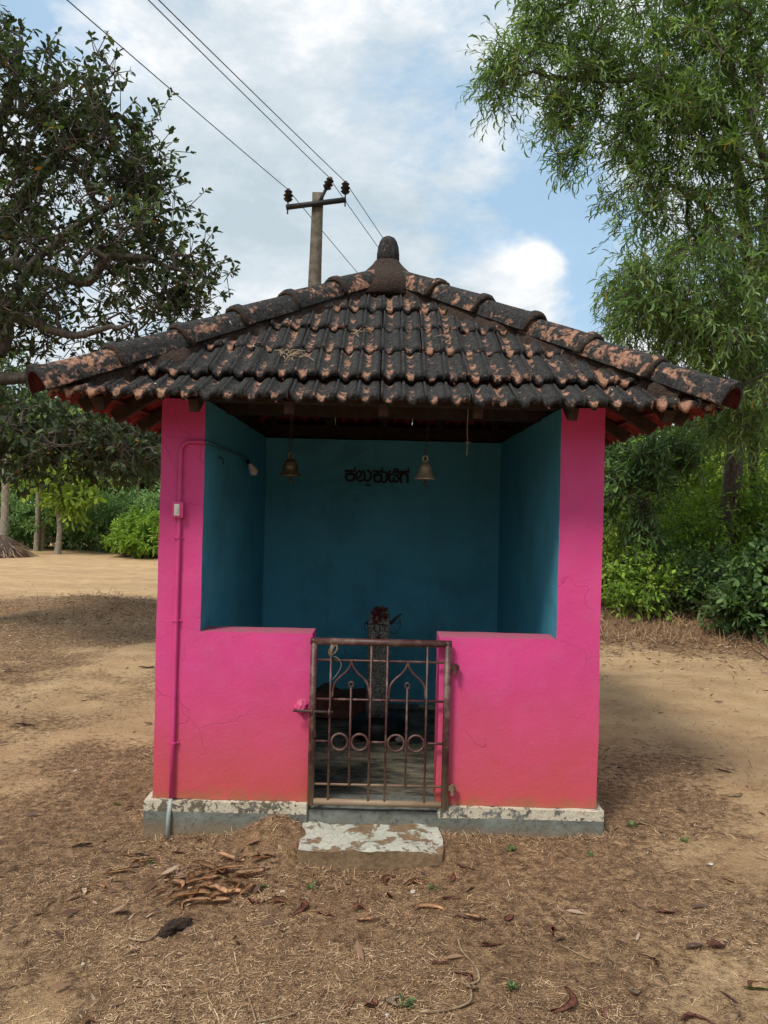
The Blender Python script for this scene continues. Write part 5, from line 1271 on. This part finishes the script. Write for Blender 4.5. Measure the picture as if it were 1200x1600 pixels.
for row in [
    (183, 1352, 25, 1.3, 'curl', D_tan, "curled tan sheath lying apart, left of the heap below the bare pipe end"), (215, 1338, 40, 1.2, 'curl', D_tan, "long curled sheath below the plinth's left corner"), (238, 1332, 20, .9, 'curl', D_rust, "small rusty sheath touching the plinth's left end"),
    (250, 1385, 65, 1.0, 'curl', D_tan, "upturned tan sheath left of the heap"), (160, 1372, -35, .9, 'curl', D_tan, "short curled leaf farthest left of the heap"), (130, 1378, 5, 1.0, 'curl', D_tan, "thin curled leaf far left, before the others"), (285, 1404, 80, .8, 'curl', D_tan, "short upright tan curl at the heap's front"),
    (222, 1325, 10, .8, 'curl', D_dark, "dark curl against the plinth beside the bare pipe end"), (398, 1404, 0, 1.1, 'broad', D_rust, "flat dark red leaf in front of the heap"), (438, 1402, -10, 1.2, 'curl', D_tan, "rolled brown leaf between the heap and the step's front"), (477, 1415, 80, 1.3, 'curl', D_rust, "folded brown leaf standing up before the step's left end"), (510, 1424, -20, 1.1, 'long', D_rust, "reddish leaf right of the folded standing leaf"),
    (562, 1414, 10, 1.2, 'broad', D_rust, "round brown leaf lying flat in front of the step"), (600, 1364, 70, 1.1, 'curl', D_rust, "dark leaf leaning on the step's front face"), (610, 1396, -60, .9, 'long', D_rust, "small pinkish leaf below the step's centre"), (648, 1370, 20, 1.1, 'curl', D_tan, "tan curl against the step's right front"), (722, 1357, 10, 1.1, 'broad', D_rust, "brown leaf beside the step's right front corner"),
    (708, 1370, 80, 1.2, 'long', D_rust, "dark upright leaf near the step's right front corner"), (575, 1437, 3, 1.3, 'long', D_tan, "long orange leaf lying straight below the step"), (670, 1418, -3, 1.4, 'curl', D_tan, "rolled brown leaf with pale end, below the step's right end"), (705, 1404, -8, 1.1, 'long', D_rust, "slim reddish leaf below the step's right corner"),
    (742, 1441, -12, 1.5, 'long', D_tan, "curved orange leaf in the middle right of the foreground"), (795, 1440, 55, 1.1, 'broad', D_rust, "dark red-brown leaf right of the curved orange leaf"), (768, 1482, 15, 1.4, 'long', D_rust, "long dark red leaf in the middle foreground"), (690, 1506, -5, 1.2, 'long', D_rust, "brown leaf near the dry curling vine"), (733, 1525, -50, 1.2, 'long', D_rust, "reddish leaf lying within the bend of the dry vine"),
    (741, 1550, 20, 1.0, 'broad', D_pale, "pale cream leaf below the bend of the dry vine"), (610, 1562, 70, 1.3, 'broad', D_pale, "pale broad leaf at the bottom centre"), (584, 1566, 60, 1.1, 'broad', D_rust, "brown leaf beside the pale broad leaf at the bottom"), (545, 1568, 75, 1.1, 'long', D_rust, "pink-brown leaf at the bottom, left of the pale broad one"), (860, 1459, 40, 1.2, 'broad', D_rust, "dark red leaf standing in the straw, right of centre"),
    (895, 1575, 60, 1.3, 'curl', D_rust, "bright rust-red curled leaf at the bottom right of centre"), (943, 1590, 85, 1.0, 'long', D_rust, "dark red leaf touching the bottom edge"), (993, 1561, 0, .9, 'broad', D_pale, "small tan leaf in the bottom right"), (1025, 1510, -70, 1.2, 'long', D_rust, "pointed brown leaf standing in the right foreground"), (1122, 1492, 20, 1.5, 'broad', D_rust, "large dark red leaf in the right foreground"),
    (1145, 1388, -30, 1.3, 'long', D_tan, "curved orange-tan leaf on the sand at the right"), (1040, 1436, -15, 1.2, 'long', D_rust, "dull red leaf beside the sandy patch at right"), (1185, 1558, -12, 1.3, 'long', D_green, "fresh yellow-green leaf at the bottom right corner"), (1172, 1545, 30, 1.0, 'long', D_rust, "brown leaf just above the fresh green one"), (1085, 1597, -5, 1.6, 'long', D_rust, "long brown leaf cut by the bottom edge at right"),
    (1005, 1298, -8, 1.2, 'curl', D_pale, "pale grey curled leaf by the plinth's right corner"), (1150, 1258, 5, 1.2, 'curl', D_pale, "tan curled leaf on the shaded sand at right"), (1128, 1218, -15, 1.1, 'curl', D_dark, "dark curled leaf on the sandy path at right"), (185, 1246, 0, 1.0, 'long', D_green, "small green leaf on the ground left of the shrine"), (130, 1308, 10, 1.0, 'curl', D_dark, "dark curled leaf on the straw far left of the plinth"),
    (20, 1038, 15, 1.8, 'curl', D_pale, "pale curled leaf at the left edge of the leafy bank"), (230, 1036, 0, 1.8, 'curl', D_dark, "dark curled leaf beside the pink wall, halfway back"), (40, 1118, 5, 1.6, 'curl', D_dark, "dark leaf on the bare ground at the left"), (200, 1325, 0, 1.0, 'curl', D_tan, "tan curl beside the plinth's left corner"), (440, 1450, 10, .8, 'broad', D_pale, "small pale leaf below the heap"), (970, 1430, 30, .9, 'broad', D_tan, "tan leaf on the bare patch right of centre"), (140, 1580, 20, 1.1, 'broad', D_tan, "orange-tan leaf at the bottom left")]:
    ground_leaf(*row[:3], row[3]*.82, *row[4:], group=GL)
# plaster chips
def chip(px, py, s, lab):
    s *= .68
    p = on_ground(px, py); bm = bmesh.new(); bmesh.ops.create_icosphere(bm, subdivisions=2, radius=1)
    for v in bm.verts: v.co = Vector((v.co.x*s*random.uniform(.7, 1.3), v.co.y*s*.7*random.uniform(.7, 1.3), v.co.z*s*.3*random.uniform(.7, 1.3)))
    o = done(bm, "plaster_chip", D_chip, None, 0); o.location = (p.x, p.y, float(gz([p.x], [p.y])[0])+s*.25); o.rotation_euler = (0, 0, random.uniform(0, 3)); tag(o, lab, "chip", "white plaster chips on the ground")
for a in [(645, 1386, .022, "largest white plaster chip, in front of the step's right end"), (559, 1379, .011, "white chip below the step's centre"), (572, 1379, .007, "tiny white speck just right of the chip below the step"), (442, 1384, .016, "elongated white chip right of the leaf heap"), (424, 1396, .013, "grey-white chip at the heap's right end"), (325, 1349, .012, "white chip within the leaf heap"),
          (118, 1189, .018, "pale stone chip on the open ground at left"), (65, 1202, .012, "small pale chip at far left ground"), (605, 1583, .014, "white chip at the bottom centre"), (1110, 1361, .018, "white pebble on the sand at right"), (115, 1355, .012, "white chip left of the leaf heap"), (130, 1490, .012, "small white chip in the lower left straw"), (412, 1590, .010, "white speck at the bottom left of centre"), (75, 1130, .016, "pale chip below the shaded bank at left")]: chip(*a)
# dry vines
def vine(pts, r_, lab, mat=D_stem):
    P_ = []
    for (a, b) in pts:
        p = on_ground(a, b); P_.append(Vector((p.x, p.y, float(gz([p.x], [p.y])[0])+r_+random.uniform(0, .008))))
    bm = bmesh.new(); tube(bm, curve_pts(P_, 5), r_, 6); o = done(bm, "dry_vine", mat, None, 60); tag(o, lab, "vine", "thin dry vines lying on the ground")
vine([(655, 1582), (700, 1577), (733, 1565), (735, 1548), (722, 1530), (727, 1540), (748, 1535), (742, 1515), (722, 1490), (715, 1470)], .0035, "looping dry vine in the middle foreground")
vine([(395, 1590), (440, 1582), (462, 1580)], .003, "short dry vine at the bottom left")
vine([(385, 1540), (392, 1560), (400, 1590)], .003, "short upright vine beside the one at the bottom left")
vine([(640, 1330), (643, 1350), (655, 1360)], .002, "thin dry tendril hanging over the step's front")
vine([(200, 1455), (228, 1460), (250, 1445)], .0035, "dry vine left of the dark clod")
vine([(870, 1480), (920, 1505)], .0018, "straight straw stalk right of centre"); vine([(878, 1440), (918, 1478)], .0018, "straight dark stalk below the sandy patch", D_dark)
vine([(1040, 978), (1052, 998), (1060, 1010), (1050, 1018)], .012, "bare fallen branch at the foot of the thicket"); vine([(1012, 985), (1030, 1005), (1048, 1000)], .007, "thin bare twig crossing the fallen branch")
vine([(1165, 1018), (1185, 1028), (1205, 1040)], .016, "pale fallen stick at the right edge of the thicket's foot")
# dark clod with dead roots and small green weeds
o = lump("earth_clod", (0, 0, 0), (.050, .024, .018), M_mortar, 12, 1.3, 4); p = on_ground(272, 1442); o.location = (p.x, p.y, float(gz([p.x], [p.y])[0])+.012); o.rotation_euler = (0, 0, R(35)); tag(o, "dark lumpy clod of earth below the leaf heap", "clod")
o = lump("earth_mound", (0, 0, 0), (.075, .07, .085), dryleaf("orange_earth", (.24, .13, .06), (.40, .25, .13)), 14, .35, 3); o.location = (-.375, -1.12, .005); tag(o, "orange-brown mound of earth leaning on the step's left end", "mound")
def weed(px, py, s, lab):
    p = on_ground(px, py); n = 26; z = float(gz([p.x], [p.y])[0]); P = np.zeros((n, 3))+rng.normal(size=(n, 3))*np.array([.012, .012, 0])*s; a = rng.random(n)*6.28
    D = np.stack([np.cos(a), np.sin(a), .3+.5*rng.random(n)], 1)
    V, Fc, Tn = blades(P*np.array([.7, .7, 1]), D, np.tile([0, 0, 1.], (n, 1))+.3*rand_unit(n), s*(.010+.012*rng.random(n)), s*(.004+.003*rng.random(n)), TPL_BROAD, rng.random(n)*.9)
    o = link(np_mesh("weed", V, Fc, {'tint': Tn}), "weed", L_dark); o.location = (p.x, p.y, z+.004); tag(o, lab, "weed", "small green weeds")
for a in [(408, 1377, 1.1, "green weed at the right end of the leaf heap"), (487, 1377, 1.2, "green weed at the step's left front"), (674, 1383, 1.0, "green weed in front of the step's right end"), (798, 1334, 1.2, "green weed before the plinth right of the step"), (985, 1300, 1.2, "green weed by the plinth's right corner"), (1070, 1326, 1.1, "green weed on the sand right of the plinth"), (925, 1342, 1.0, "green weed below the plinth's right end"), (232, 1335, 1.2, "pale green weed below the plinth's left end"), (635, 1570, 1.4, "tuft of weed at the bottom centre"), (800, 1545, 1.2, "dull weed in the lower middle foreground")]: weed(*a)
